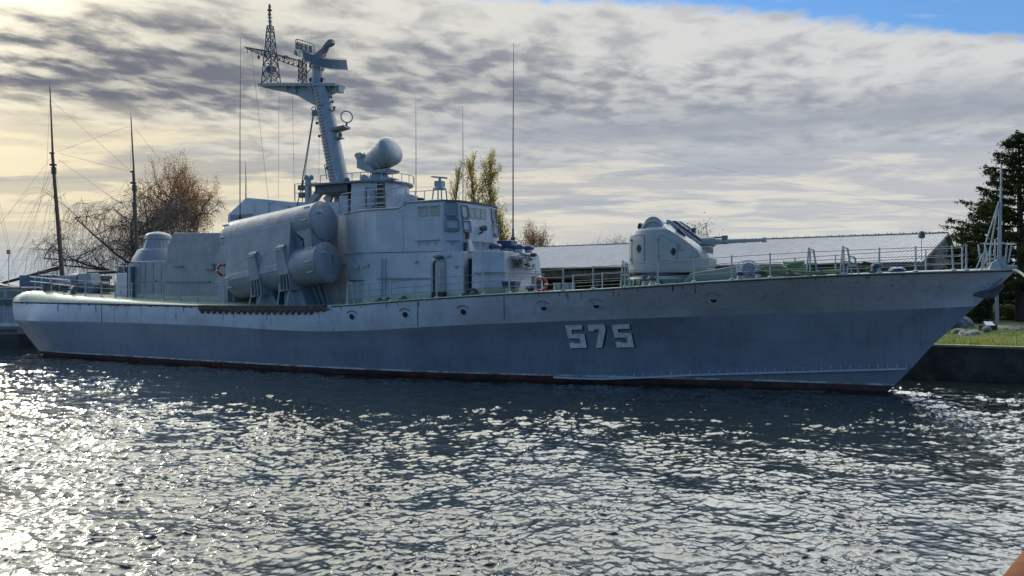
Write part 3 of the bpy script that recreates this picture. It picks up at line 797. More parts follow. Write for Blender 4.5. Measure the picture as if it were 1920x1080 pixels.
def window(i, s, z, w_, h_, glass, brow=0, lifted=False):
    a_, b_ = facet(i, z); a2, b2 = facet(i, z + .5)
    o_ = a_ + (b_ - a_) * s; ex = (b_ - a_).normalized(); ey = ((a2 + (b2 - a2) * s) - o_).normalized()
    nrm = ey.cross(ex); nrm = nrm if nrm.dot(Vector((.3, 1, 0)) if i < 3 else Vector((1, 0, 0))) > 0 else -nrm
    fr_ = MB(); ring(o_, ex, ey, nrm, rounded(w_ + .06, h_ + .06, .09), .0, .035, fr_)
    f_o = fr_.build('bridge_window', M['gun'], bridge)
    g = MB(); panel(o_, ex, ey, nrm, rounded(w_, h_, .07), -.05, .012, g); g.build('pane', M[glass], bridge)
    if brow:
        bm_ = MB(); bm_.tube([o_ + ex * x + ey * y + nrm * .03 for x, y in ((-w_ * .75, h_ * .62), (-w_ * .55, h_ * .82), (w_ * .5, h_ * .85), (w_ * .7, h_ * .8))], .03, 5); bm_.build('window_eyebrow', M['gun'], bridge)
    if lifted:
        lf = MB(); o2 = o_ - ey * (h_ + .28) + nrm * .02
        ring(o2, ex, ey, nrm, rounded(w_ + .2, h_ + .12, .12), .05, .045, lf)
        lf.tube([o2 - ex * (w_ / 2 + .08) - ey * .18 + nrm * .05, o2 + ex * (w_ / 2 + .08) - ey * .18 + nrm * .05], .03, 5)
        for s_ in (-1, 1):
            lf.tube([o2 + ex * s_ * w_ * .5 + ey * (h_ / 2) + nrm * .05, o_ + ex * s_ * w_ * .5 - ey * h_ * .55 + nrm * .05], .04, 5)
        ring(o_, ex, ey, nrm, rounded(w_ + .16, h_ + .2, .1), .03, .035, lf)
        lf.build('window_shutter_frame', M['antenna'], bridge)
zw = S(805, 397, 3.7).z
for x in (793, 815):
    p = S(x, 397, 3.7); a_, b_ = facet(0, zw); window(0, (p.x - a_.x) / (b_.x - a_.x), zw, .40, .33, 'cream', brow=1)
window(1, .5, S(841, 393, 3.4).z, .44, .48, 'glass', lifted=True)
for s_, lf in ((.14, True), (.38, False), (.57, False), (.75, False)):
    window(2, s_, zw + .02, .34, .46, 'cream' if s_ > .3 else 'cream', lifted=lf)
window(3, .45, zw + .02, .42, .5, 'glass', lifted=True)
# grab rails below the windows
gr = MB()
zr = S(790, 452, 3.8).z
def railrun(pts, feet):
    gr.tube(pts, .022, 5)
    for q in feet:
        a_ = pts[0] + (pts[-1] - pts[0]) * q; d_ = (pts[-1] - pts[0]).normalized()
        gr.tube([a_ - d_ * .12, a_ + Vector((0, -.02, -.22)), a_ + d_ * .12], .018, 5)
railrun([Vector((S(776, 452, 3.8).x, 3.82, zr)), Vector((29.88, 3.82, zr + .03))], (.2, .5, .8))
a_, b_ = facet(1, zr); n_ = Vector((.7, .7, 0)) * .1; railrun([a_ + (b_ - a_) * .1 + n_, a_ + (b_ - a_) * .8 + n_], (.5,))
a_, b_ = facet(2, zr); n_ = Vector((.97, .2, 0)) * .1; railrun([a_ + (b_ - a_) * .05 + n_, a_ + (b_ - a_) * .98 + n_], (.15, .38, .6, .82))
gr.build('grab_rail', M['antenna'], bridge)
# horn / floodlight on bridge front
a_, b_ = facet(2, S(900, 432, 2).z); o_ = a_ + (b_ - a_) * .55
hn = MB(); hn.tube([o_ + Vector((0, 0, -.15)), o_ + Vector((.2, 0, -.05)), o_ + Vector((.25, .05, .08))], .05, 6); hn.lathe(o_ + Vector((.15, .15, .1)), (.5, -.8, .15), [(.1, 0), (.13, .1), (.15, .32)], 12)
hn.build('floodlight', M['dkgrey'], bridge)
# side door with rounded frame
du = S(822, 520, 3.8)
def door(o_, w_, h_, parent, ajar=True):
    ex, ey, nrm = Vector((1, 0, 0)), Vector((0, 0, 1)), Vector((0, 1, 0))
    fr_ = MB(); ring(o_, ex, ey, nrm, rounded(w_ + .1, h_ + .1, w_ * .45, 6), .03, .07, fr_)
    fr_.build('door_frame', M['gun'], parent)
    k_ = MB(); panel(o_, ex, ey, nrm, rounded(w_, h_, w_ * .42, 6), -.03, .02, k_); k_.build('doorway', M['black'], parent)
    l_ = MB(); panel(o_ + Vector((w_ * .14, 0, 0)), ex, ey, nrm, rounded(w_ * .74, h_ * .97, w_ * .3, 6), .035, .09, l_)
    panel(o_ + Vector((w_ * .14, 0, 0)), ex, ey, nrm, rounded(w_ * .34, h_ * .70, .08, 4), .09, .115, l_)
    l_.build('door_leaf', M['gun'], parent)
door(Vector((du.x, 3.80, du.z)), .58, 1.62, mh_o)
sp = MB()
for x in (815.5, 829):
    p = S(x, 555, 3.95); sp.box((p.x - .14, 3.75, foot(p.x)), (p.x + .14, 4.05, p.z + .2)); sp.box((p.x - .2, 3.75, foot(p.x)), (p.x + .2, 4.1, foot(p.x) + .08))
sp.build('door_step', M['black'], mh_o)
# lamp over the door, small fittings
lm = MB(); p = S(823, 482.5, 3.9); lm.ellip((p.x, 3.9, p.z), .26, .16, .10); lm.tube([(p.x - .35, 3.85, p.z + .05), (p.x + .1, 3.9, p.z + .08)], .03, 5); lm.build('door_lamp', M['dkgrey'], mh_o)
ff = MB()
for x, y, v in ((780, 491.5, 3.78), (855, 499.5, 3.84), (841, 480, 3.84)):
    p = S(x, y, v); ff.ellip((p.x, v, p.z), .10, .08, .08, 10, 6)
p = S(673, 502, 2.9); 
ff.frus([(p.x - .2, 2.6, p.z), (p.x + .35, 2.6, p.z - .1), (p.x + .35, 3.5, p.z - .1), (p.x - .2, 3.3, p.z - .05)], [(p.x - .25, 2.6, p.z + .38), (p.x + .3, 2.6, p.z + .1), (p.x + .3, 3.4, p.z + .1), (p.x - .25, 3.25, p.z + .36)])
p = S(692, 496, 3.3); ff.box((p.x - .25, 3.2, p.z - .12), (p.x + .25, 3.75, p.z + .02))
p = S(641, 495.5, 2.6); ff.tube([(p.x, 2.4, p.z), (p.x + .05, 3.0, p.z)], .09, 8)
ff.build('wall_fitting', M['gun'], mh_o)
pv = MB()
for x in (715, 721):
    a_, b_ = S(x, 484, 3.76), S(x - 1, 545, 3.76); pv.tube([(a_.x, 3.76, a_.z), (a_.x, 3.76, foot(a_.x) + .3)], .035, 5)
a_ = S(632, 436, 2.5); pv.tube([(a_.x - .15, 2.5, a_.z - .1), (a_.x, 2.5, a_.z + .2), (a_.x + .05, 2.5, S(634, 405, 2.5).z), (a_.x + .5, 2.5, S(640, 402, 2.5).z)], .04, 6)
pv.build('wall_pipe', M['house'], mh_o)
# capping pipe along top of the upper wall and its step up to the bridge
cpn = MB()
cpn.tube([(22.9, 2.32, top_h + .05), (25.1, 3.58, top_h + .03), (26, 3.72, top_h + .03), (uS - .25, 3.72, top_h + .03), (uS - .08, 3.73, top_h + .12), (uS - .03, 3.73, zbt - .1), (uS + .15, 3.73, zbt + .02), (29.9, 3.72, zbt + .05)], .05, 7)
cpn.build('coping_pipe', M['gun'], mh_o)
# machinery cluster on the forward house front
mc = MB(); rng = random.Random(11)
for k in range(26):
    x = rng.uniform(956, 994); y = rng.uniform(478, 500)
    v = float(np.interp(x, [951, 1012], [2.8, -1.1])); p = Vector((33.08 + .0 * v, v, S(x, y, v).z))
    r_ = rng.uniform(.05, .12)
    mc.cur = rng.choice((0, 0, 1))
    if rng.random() < .6: mc.lathe(p, (1, rng.uniform(-.3, .3), 0), [(r_, 0), (r_, .2), (r_ * .7, .3)], 10)
    else: mc.box((p.x, p.y - r_ * 1.6, p.z - r_), (p.x + .25, p.y + r_ * 1.6, p.z + r_))
for z_ in (5.95, 5.65, 5.45):
    mc.cur = 1; mc.tube([(33.1, 2.4, z_), (33.12, 1.5, z_ + .08), (33.16, .6, z_ - .05), (33.14, -.3, z_ + .05)], .035, 5)
mc.build('valve_cluster', [M['gun'], M['dkgrey']], front_o)
# blue mushroom vents
def mushroom(u, v, z, r_, h_, parent, body='house'):
    m_ = MB(); m_.cur = 0; m_.lathe((u, v, z), (0, 0, 1), [(r_ * .62, 0), (r_ * .62, h_ * .55)], 16)
    m_.cur = 1; m_.lathe((u, v, z + h_ * .4), (0, 0, 1), [(r_ * .8, 0), (r_, .03), (r_, h_ * .3), (r_ * .75, h_ * .52), (r_ * .3, h_ * .6)], 18)
    return m_.build('mushroom_vent', [M[body], M['blue']], parent)
for x, y, v, r_, h_ in ((929, 471, 2.0, .34, .44), (972, 472, 1.2, .33, .44), (991, 473, .6, .30, .40)):
    p = S(x, y, v); mushroom(p.x, v, ZT2, r_, h_, front_o)
bb = MB(); p = S(951, 468, 1.0); bb.lathe((p.x, 1.0, ZT2), (0, 0, 1), [(.3, 0), (.3, .3)], 14); bb.cur = 1; bb.box((p.x - .4, .6, ZT2 + .25), (p.x + .4, 1.4, ZT2 + .62)); bb.build('vent_box', [M['house'], M['blue']], front_o, .03)
# antenna stump in front of the bridge
ai = MB(); p = S(876, 470, 3.0)
ai.frus([(p.x - .3, 2.7, ZT2), (p.x + .3, 2.7, ZT2), (p.x + .3, 3.3, ZT2), (p.x - .3, 3.3, ZT2)], [(p.x - .14, 2.86, ZT2 + .62), (p.x + .14, 2.86, ZT2 + .62), (p.x + .14, 3.14, ZT2 + .62), (p.x - .14, 3.14, ZT2 + .62)])
ai.cur = 1; ai.tube([(p.x, 3.0, ZT2 + .6), (p.x, 3.0, ZT2 + .95)], .11, 8); ai.box((p.x - .05, 3.0, ZT2), (p.x + .1, 3.32, ZT2 + .45))
ai.build('antenna_base', [M['gun'], M['rusty']], front_o)
# blue ventilator trunk and drum on the side deck
vt = MB(); p = S(957, 540, 3.7)
vt.frus([(p.x - .3, 3.3, p.z + .0), (p.x + .3, 3.3, p.z), (p.x + .3, 3.9, p.z), (p.x - .3, 3.9, p.z)], [(p.x - .36, 3.25, p.z + .32), (p.x + .36, 3.25, p.z + .32), (p.x + .36, 3.95, p.z + .32), (p.x - .36, 3.95, p.z + .32)])
vt.cur = 1; vt.box((p.x - .1, 3.4, foot(p.x)), (p.x + .3, 3.85, p.z))
vt.build('deck_ventilator', [M['blue'], M['green']], front_o, .02)
p = S(996, 545, 3.6); mushroom(p.x, 3.6, foot(p.x), .27, .34, front_o, 'green')
vt = MB(); p = S(1006, 541, 3.2); vt.lathe((p.x, 3.2, foot(p.x)), (0, 0, 1), [(.24, 0), (.24, .75)], 14); vt.build('blue_drum', M['blue'], front_o)

# ------------------------------------------------------------------ radar house, mast
rh = MB()
RC = S(712, 370, 0.6); zr0, zr1 = top_h, S(712, 346, .6).z
# oval house with flat aft part
def oval(u0, u1, hv, z, n=12, aft_flat=True):
    pts = []
    for k in range(n + 1):
        a = -math.pi / 2 + math.pi * k / n; pts.append((u1 - hv + hv * math.cos(a), hv * math.sin(a), z))
    pts += [(u0, hv, z), (u0, -hv, z)]
    return pts
ru0, ru1 = S(660, 370, 1.6).x, S(757, 370, .2).x
rh.loft([oval(ru0, ru1, 1.75, zr0 - .1), oval(ru0, ru1 - .08, 1.68, zr1)], smooth=True)
rh_o = rh.build('radar_house', M['house'], mh_o, .03, ang=25)
pf = MB(); 
pf.loft([oval(S(588, 343, 1.3).x, ru1 + .15, 1.95, zr1), oval(S(588, 343, 1.3).x, ru1 + .15, 1.95, zr1 + .1)])
pf.build('platform_edge', M['antenna'], rh_o)
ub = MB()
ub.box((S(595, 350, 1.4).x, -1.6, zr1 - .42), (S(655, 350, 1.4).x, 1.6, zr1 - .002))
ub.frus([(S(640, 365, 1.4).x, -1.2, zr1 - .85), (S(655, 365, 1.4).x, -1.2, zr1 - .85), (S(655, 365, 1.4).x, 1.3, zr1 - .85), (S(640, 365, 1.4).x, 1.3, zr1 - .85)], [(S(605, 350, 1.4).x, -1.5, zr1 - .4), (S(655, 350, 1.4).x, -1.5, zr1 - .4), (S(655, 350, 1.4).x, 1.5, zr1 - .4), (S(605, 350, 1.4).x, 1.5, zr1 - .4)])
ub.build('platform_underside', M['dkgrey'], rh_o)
# house door, ladder slot
o_ = S(692, 371, 1.73)
door(Vector((o_.x, 1.70, o_.z)), .46, 1.02, rh_o)
ls = MB(); p = S(714, 372, 1.72); ls.frus([(p.x - .2, 1.60, top_h), (p.x + .28, 1.60, top_h), (p.x + .28, 1.83, top_h), (p.x - .2, 1.83, top_h)], [(p.x - .22, 1.58, zr1 - .05), (p.x + .16, 1.58, zr1 - .05), (p.x + .16, 1.76, zr1 - .05), (p.x - .22, 1.76, zr1 - .05)])
ls.build('ladder_slot', M['black'], rh_o)
lr = MB()
for k in range(7):
    z = top_h + .15 + k * .24; lr.tube([(p.x - .2, 1.86, z), (p.x + .24, 1.86, z)], .022, 5)
lr.build('ladder_rung', M['rail'], rh_o)
# pillar and brackets left of the house (x 590-660)
pl_ = MB(); a_ = S(650, 380, 1.0); pl_.box((S(640, 380, 1.2).x, .4, top_h - 1.0), (S(656, 380, 1.2).x, 1.4, zr1)); 
pl_.box((S(626, 380, .5).x, -.6, top_h - 1.2), (S(645, 380, .5).x, .5, zr1 - .4))
pl_.build('platform_pillar', M['house'], rh_o, .02)
ds = MB()
P_ = [S(x, y, 1.5) for x, y in ((573, 388), (582, 372), (597, 352), (606, 356), (590, 378), (584, 390))]
ds.loft([[Vector((q.x, 1.2, q.z)) for q in P_], [Vector((q.x, 1.6, q.z)) for q in P_]])
p = S(577, 365, 1.5); ds.box((p.x - .13, 1.3, S(577, 390, 1.5).z), (p.x + .13, 1.6, S(577, 343, 1.5).z))
for x, y in ((574.5, 333), (583.5, 333)):
    q = S(x, y, 1.5); ds.ellip((q.x, 1.5, q.z), .14, .16, .17, 10, 6)
q = S(577, 340, 1.5); ds.box((q.x - .12, 1.35, q.z - .2), (q.x + .12, 1.6, q.z + .12))
ds.build('searchlight_davit', M['mast'], rh_o, .02)
bxm = MB()
for x, y in ((565, 352), (566, 366)):
    q = S(x, y, 1.5); bxm.box((q.x - .18, 1.3, q.z - .14), (q.x + .22, 1.6, q.z + .14))
a_, b_ = S(569, 338, 1.5), S(557, 385, 1.5); bxm.tube([a_, b_], .03, 5)
a_, b_ = S(557, 386, 1.6), S(552, 398, 1.6); bxm.tube([a_, b_], .05, 5)
bxm.build('signal_box', M['dkgrey'], rh_o)
cg = MB(); cg.slab([(605, 372), (616, 362), (622, 368), (616, 384)], .9, 1.1); cg.build('bracket_plate', M['house'], rh_o)
# railings of the upper decks
def rails(parent, pts, h, levels, r_=.022, rp_=.03, posts=None, m_='rail', name='guard_rail'):
    mb = MB()
    for l in levels:
        mb.tube([Vector((p[0], p[1], p[2] + h * l)) for p in pts], r_, 5)
    for p in (posts or pts):
        mb.tube([Vector(p), Vector((p[0], p[1], p[2] + h))], rp_, 5)
    return mb.build(name, M[m_], parent)
pts = [S(601, 343, 1.9)] + [S(x, 343.5, 1.9) for x in (632, 660, 690)]
arc = [Vector((ru1 - 1.68 + 1.9 * math.sin(a), 1.9 * math.cos(a), zr1 + .1)) for a in np.linspace(0, 2.2, 8)]
pts = [Vector((q.x, 1.9, zr1 + .1)) for q in pts] + arc
rails(rh_o, pts, .42, (1,), .022, .022)
pts = [S(639.5, 401, 2.9), S(672, 399.5, 3.6), S(740, 398, 3.7)]
pts = [Vector((q.x, q.y - .1, top_h + .06)) for q in pts] + [Vector((uS, 3.5, top_h + .2))]
rails(rh_o, pts, 1.0, (1, .62, .28), .022, .03)
pts = [S(x, 378, 3.3) for x in (758, 776, 794, 820)]; pts = [Vector((q.x, 3.2, zbt + .07)) for q in pts]
rails(bridge, pts, .55, (1,), .02, .022)
pts = [S(553, 378, 1.3), S(567, 376, 1.3), S(594, 374, 1.3)]; pts = [Vector((q.x, 1.3, S(553, 379, 1.3).z)) for q in pts]
rails(rh_o, pts, 1.05, (1, .5), .022, .03)
# panels in front of the radar house
sc_ = MB(); a_, b_ = S(735, 396, 2.9), S(778, 373, 2.9)
P_ = [S(x, y, 2.9) for x, y in ((724, 398), (724, 372), (764, 362.5), (776, 366), (776, 398))]
sc_.loft([[Vector((q.x, 2.5, q.z)) for q in P_], [Vector((q.x, 2.9, q.z)) for q in P_]])
sc_.build('wind_screen', M['house'], rh_o, .02)
# little box radar on bridge roof
nr = MB(); p = S(824.5, 360, 2.6); zb_ = zbt + .07
for du_ in (-.28, .28):
    for dv in (-.28, .28): nr.tube([(p.x + du_, 2.6 + dv, zb_), (p.x + du_ * .8, 2.6 + dv * .8, zb_ + .72)], .035, 5)
nr.lathe((p.x, 2.6, zb_ + .66), (0, 0, 1), [(.34, 0), (.3, .1), (.2, .16), (.2, .2)], 14)
nr.box((p.x - .2, 2.4, zb_ + .8), (p.x + .2, 2.8, zb_ + 1.08)); nr.tube([(p.x, 2.6, zb_ + 1.05), (p.x, 2.6, zb_ + 1.25)], .07, 8)
nr.frus([(p.x - .45, 2.5, zb_ + 1.3), (p.x + .4, 2.5, zb_ + 1.18), (p.x + .4, 2.7, zb_ + 1.18), (p.x - .45, 2.7, zb_ + 1.3)], [(p.x - .45, 2.5, zb_ + 1.36), (p.x + .4, 2.5, zb_ + 1.26), (p.x + .4, 2.7, zb_ + 1.26), (p.x - .45, 2.7, zb_ + 1.36)])
nr.build('navigation_radar', M['mast'], bridge)
rd = MB(); p = S(784, 374, 2.4); rd.cur = 0; rd.ellip((p.x, 2.4, p.z), .16, .16, .12, 10, 6); p = S(790, 374, 2.4); rd.ellip((p.x, 2.4, p.z), .18, .16, .1, 10, 6); rd.build('red_fitting', mat('dull_red', (.16, .05, .05), .6), bridge)

# mast
mt = empty('mast'); mt.parent = ship
ma = MB()
mb_ = S(637, 345, 0.2); mtp = S(602, 165, 0.2)
def msec(c, a, b):
    return [Vector((c.x + a * math.copysign(abs(math.cos(q)) ** .6, math.cos(q)), c.y + b * math.copysign(abs(math.sin(q)) ** .6, math.sin(q)), c.z)) for q in np.linspace(0, 2 * math.pi, 17)[:-1]]
ma.loft([msec(mb_ + (mb_ - mtp) * .12, .58, .42), msec(mb_, .56, .40), msec(mtp, .47, .34)], smooth=True)
ma_o = ma.build('mast_column', M['mast'], mt, ang=40)
# step rungs along it
stp = MB(); 
for k in range(30):
    f = k / 30; c = mb_ + (mtp - mb_) * f; w_ = .34 - .06 * f
    for s_ in (-.12, .16):
        q = c + Vector((-.36 + s_ * .9 + .12, w_ + .02, 0)); 
        stp.tube([q + Vector((-.07, 0, -.04)), q + Vector((-.05, .07, .06)), q + Vector((.05, .07, .06)), q + Vector((.07, 0, -.04))], .018, 4)
stp.build('step_rung', M['dkgrey'], mt)
# lights and brackets
br = MB()
for x, y, s_ in ((593.5, 231, 1), (598, 255, 1), (615.5, 182.5, 0), (618, 191.5, 0)):
    p = S(x, y, .2); br.lathe(p + Vector((.12, 0, 0)), (-1, 0, 0) if s_ else (1, 0, 0), [(.03, -.1), (.05, 0), (.09, .08), (.10, .12), (.04, .16)], 10)
p = S(627, 206, .3); br.tube([S(606, 199, .4), S(624, 208.5, .4), p], .05, 6); p = S(626.5, 203, .4); br.lathe(p + Vector((0, 0, -.15)), (0, 0, 1), [(.1, 0), (.06, .05), (.06, .15), (.1, .18), (.1, .24)], 10)
p = S(605, 198, .5); br.lathe(p + Vector((0, 0, -.1)), (0, 0, 1), [(.06, 0), (.1, .12), (.1, .2)], 10)
P_ = [S(x, y, .3) for x, y in ((626, 248), (652, 240), (651, 236), (628, 241))]
br.loft([[Vector((q.x, 0.0, q.z)) for q in P_], [Vector((q.x, .6, q.z)) for q in P_]])
P_ = [S(x, y, .3) for x, y in ((630, 262), (643, 259), (640, 256), (632, 258))]; br.loft([[Vector((q.x, .1, q.z)) for q in P_], [Vector((q.x, .5, q.z)) for q in P_]])
p = S(638, 253, .3); br.ellip(p, .12, .12, .16, 8, 6)
p = S(588, 213, .2); br.box((p.x - .06, .1, p.z - .12), (p.x + .3, .3, p.z + .15)); br.torus(S(588, 204, .2), (.4, 1, 0), .12, .03, 12, 5)
p = S(613, 316, .5); br.tube([S(608.5, 309, .4), S(613, 336, .4)], .03, 5); br.tube([S(608.5, 309, .4), S(614, 310, .4)], .03, 5)
p = S(613, 315, .5); br.ellip(p, .1, .1, .1, 8, 5); p = S(650, 337, .6); br.ellip(p, .2, .15, .14, 10, 6)
br.build('mast_fitting', M['lattice'], mt)
dfl = MB(); c = S(650, 219, .3); dfl.torus(c, (.75, .66, 0), .33, .035, 26, 7); dfl.tube([c - Vector((0, 0, .32)), S(649.5, 240, .3)], .06, 7); dfl.build('loop_antenna', M['dkgrey'], mt)
# top platform with gussets
tpz = S(570, 158, 0).z
pa = MB()
u0, u1 = S(492, 160, .0).x, S(644, 160, 0).x
zl_, zr2_ = S(492, 161, 0).z, S(644, 160, 0).z
def tz(u): return zl_ + (zr2_ - zl_) * (u - u0) / (u1 - u0)      # the platform is square to the raked mast
pa.loft([[(u0, -.4, tz(u0) - .08), (u0, .4, tz(u0) - .08), (u0 + 2.0, .45, tz(u0 + 2) - .1), (u1 - .3, .42, tz(u1) - .1), (u1 - .2, -.42, tz(u1) - .1), (u0 + 2.0, -.45, tz(u0 + 2) - .1)], [(u0, -.4, tz(u0) + .06), (u0, .4, tz(u0) + .06), (u0 + 2.0, .45, tz(u0 + 2) + .07), (u1 - .3, .42, tz(u1) + .07), (u1 - .2, -.42, tz(u1) + .07), (u0 + 2.0, -.45, tz(u0 + 2) + .07)]])
pa.build('mast_platform', M['mast'], mt)
gs = MB()
gp = [(494, 163), (560, 160), (632, 160), (633, 172), (615, 179), (603, 192), (590, 197), (577, 190), (560, 180), (532, 172), (510, 168)]
gs.slab(gp, .12, -.12, 0)
for x, y in ((541, 172), (558, 178), (622, 175)):
    P_ = [S(x, y, 0), S(x + 1.5, y, 0)]; gs.frus([(P_[0].x, -.15, P_[0].z), (P_[1].x, -.15, P_[1].z), (P_[1].x, .15, P_[1].z), (P_[0].x, .15, P_[0].z)], [(P_[0].x, -.4, tz(P_[0].x) - .1), (P_[1].x, -.4, tz(P_[1].x) - .1), (P_[1].x, .4, tz(P_[1].x) - .1), (P_[0].x, .4, tz(P_[0].x) - .1)])
for s_ in (-1, 1):
    gs.tube([S(600, 178, 0) + Vector((0, .3 * s_, 0)), S(583, 160, 0) + Vector((0, .7 * s_, 0))], .05, 5); gs.tube([S(600, 178, 0) + Vector((0, .3 * s_, 0)), S(596, 160, 0) + Vector((0, .7 * s_, 0))], .05, 5)
for x in (634, 639):
    p = S(x, 164, 0); gs.box((p.x - .08, -.22, p.z - .3), (p.x + .05, .22, p.z + .08))
gs.build('platform_gusset', M['mast'], mt)
# lattice towers
def lattice(parent, base, top, wb, wt, nb, r_=.035, name='lattice_tower'):
    mb = MB(); c4 = [(-1, -1), (1, -1), (1, 1), (-1, 1)]
    def P(i, f):
        w_ = (wb + (wt - wb) * f) / 2; c = base + (top - base) * f
        return c + Vector((c4[i][0] * w_, c4[i][1] * w_, 0))
    for i in range(4): mb.tube([P(i, 0), P(i, 1)], r_ * 1.25, 5)
    fs = [1 - (1 - k / nb) ** 1.0 for k in range(nb + 1)]
    for k in range(nb):
        for i in range(4):
            j = (i + 1) % 4
            mb.tube([P(i, fs[k]), P(j, fs[k + 1])], r_ * .75, 4); mb.tube([P(j, fs[k]), P(i, fs[k + 1])], r_ * .75, 4)
            mb.tube([P(i, fs[k + 1]), P(j, fs[k + 1])], r_ * .75, 4)
    return mb.build(name, M['lattice'], parent)
lb = S(508, 158, 0); lt = S(506.5, 49, 0)
lattice(mt, lb, lt, .82, .26, 6)
spv = MB()
spv.tube([lt, S(505.5, 30, 0)], [.1, .06], 6)
for s_ in (-.1, .1): spv.tube([lt + Vector((s_, s_, 0)), S(505.5, 33, 0) + Vector((s_, s_, 0))], .02, 4)
spv.torus(S(506, 40, 0), (0, 0, 1), .13, .02, 12, 4); spv.torus(S(506, 33, 0), (0, 0, 1), .13, .02, 12, 4)
spv.build('topmast', M['lattice'], mt)
tl_ = MB(); p = S(505.5, 30, 0); tl_.lathe(p, (0, 0, 1), [(.07, 0), (.11, .1), (.08, .2), (.05, .28), (.15, .33), (.15, .38), (.07, .42), (.09, .62), (.05, .72)], 12); tl_.build('masthead_light', M['orange'] if False else mat('rust_red_light', (.22, .09, .05), .5), mt)
# yard arms: tapered trusses both sides of the tower
def truss(parent, a0, a1, h0, h1, n_, r_=.03, name='yard_arm', wv=.14):
    mb = MB(); top_ = []; bot = []
    for k in range(n_ + 1):
        f = k / n_; p = a0 + (a1 - a0) * f; h = h0 + (h1 - h0) * f
        top_.append(p); bot.append(p - Vector((0, 0, h)))
    for s_ in (-1, 1):
        o = Vector((0, wv * s_, 0)); mb.tube([p + o for p in top_], r_, 5)
    mb.tube(bot, r_, 5)
    for k in range(n_):
        for s_ in (-1, 1):
            o = Vector((0, wv * s_, 0)); mb.tube([top_[k] + o, bot[k + 1]], r_ * .7, 4); mb.tube([bot[k + 1], top_[k + 1] + o], r_ * .7, 4)
        mb.tube([top_[k] + Vector((0, wv, 0)), top_[k] - Vector((0, wv, 0))], r_ * .7, 4)
    return mb.build(name, M['lattice'], parent)
truss(mt, S(461, 89, .0), S(508, 97, 0), .05, .45, 6)
truss(mt, S(566, 115, 0), S(514, 101, 0), .42, .30, 6)
lattice(mt, S(567, 154, -.2), S(567, 112, -.2), .36, .34, 4, .03)
hg = MB(); hg.tube([S(464, 92, 0), S(463.5, 100, 0)], .03, 4); hg.tube([S(471, 94, 0), S(472, 99, 0)], .03, 4)
p = S(485, 107, 0); hg.cur = 1; hg.ellip(p, .09, .09, .14, 8, 6); hg.cur = 0
p = S(508, 129, .1); hg.box((p.x - .25, -.1, p.z - .15), (p.x + .2, .25, p.z + .12))
p = S(500, 131, .3); hg.box((p.x - .05, .2, p.z - .1), (p.x + .15, .4, p.z + .08))
p = S(536, 108, 0); hg.box((p.x - .2, -.12, p.z - .02), (p.x + .12, .12, p.z + .1))
hg.build('yard_fitting', [M['lattice'], M['orange']], mt)
# search radar
pe = MB()
pe_b = S(595, 154, 0); pe.lathe((pe_b.x, 0, tz(pe_b.x) + .05), (0, 0, 1), [(.42, 0), (.30, .95), (.36, .96), (.36, 1.12), (.25, 1.12), (.25, 1.3), (.42, 1.3), (.42, 1.42)], 18)
pe_o = pe.build('radar_pedestal', M['mast'], mt)
ph = MB()
for dv, x in ((.40, 604), (.3, 583)):
    p = S(x, 150, .3); ph.ellip((p.x, .22 + dv * .3, p.z), .11, .1, .16, 8, 6)
ph.tube([S(609, 153, .3), S(609, 148, .3), S(605, 146, .3)], .02, 4)
ph.build('pedestal_hatch', M['black'], mt)
rfm = MB()
xs_ = [567.5, 575, 585, 596, 607, 620, 634, 648.5]
yt_ = [93, 97, 102, 106.5, 109.5, 111, 111.8, 112.3]; yb_ = [109, 114.5, 118.5, 122.5, 126.5, 128.5, 129.5, 130.5]
vv_ = [1.35, 1.10, .88, .72, .62, .60, .70, .95]
top_ = [S(x, y, v + .12) for x, y, v in zip(xs_, yt_, vv_)]; bot = [S(x + (2.5 if i == 7 else .5), y, v) for i, (x, y, v) in enumerate(zip(xs_, yb_, vv_))]
back = Vector((0, -.07, 0))
rfm.loft([[b, t, t + back, b + back] for b, t in zip(bot, top_)], smooth=True)
rfm.build('radar_reflector', M['antenna'], mt, ang=30)
cb = MB()
for k in range(22):
    f = k / 21; 
    def at(L, f):
        q = 3.6 + f * 3.4; i = min(int(q), 6); return L[i] + (L[i + 1] - L[i]) * (q - i)
    t_, b_ = at(top_, f), at(bot, f)
    cb.tube([t_ + Vector((0, -.03, -.02)), t_ + Vector((0, -.03, .09))], .016, 4); cb.tube([b_ + Vector((0, -.03, .02)), b_ + Vector((0, -.03, -.09))], .016, 4)
cb.build('reflector_comb', M['antenna'], mt)
fh = MB()
P_ = [S(x, y, -.1) for x, y in ((591, 103), (604, 92), (613, 80), (618, 75), (624, 74), (625, 82), (620, 86), (614, 88), (606, 100), (606, 107), (592, 106))]
fh.loft([[Vector((q.x, -.28, q.z)) for q in P_], [Vector((q.x, .02, q.z)) for q in P_]])
fh.tube([S(618, 87, -.1), S(609, 107, -.1)], .035, 5)
fh.build('feed_horn', M['lattice'], mt, .02)
bk = MB(); P_ = [S(x, y, .2) for x, y in ((566, 108), (568, 99), (571, 101), (574, 112))]; bk.loft([[Vector((q.x, .6, q.z)) for q in P_], [Vector((q.x, .9, q.z)) for q in P_]])
P_ = [S(x, y, 0) for x, y in ((570, 114), (584, 121), (583, 128), (604, 132), (604, 126))]; bk.loft([[Vector((q.x, -.2, q.z)) for q in P_], [Vector((q.x, .2, q.z)) for q in P_]])
bk.tube([S(583, 128, .1), S(571, 143, .1)], .03, 5); bk.build('radar_bracket', M['lattice'], mt)
ig = MB()
G = lambda a, b: S(553.5 + 35.5 * a + 0 * b, 72 + 10.5 * a + 22.5 * b, -.3)
ring_ = [G(.02, .12), G(.1, 0), G(.9, 0), G(1, .1), G(1, .9), G(.92, 1), G(.1, .95), G(.02, .8)]
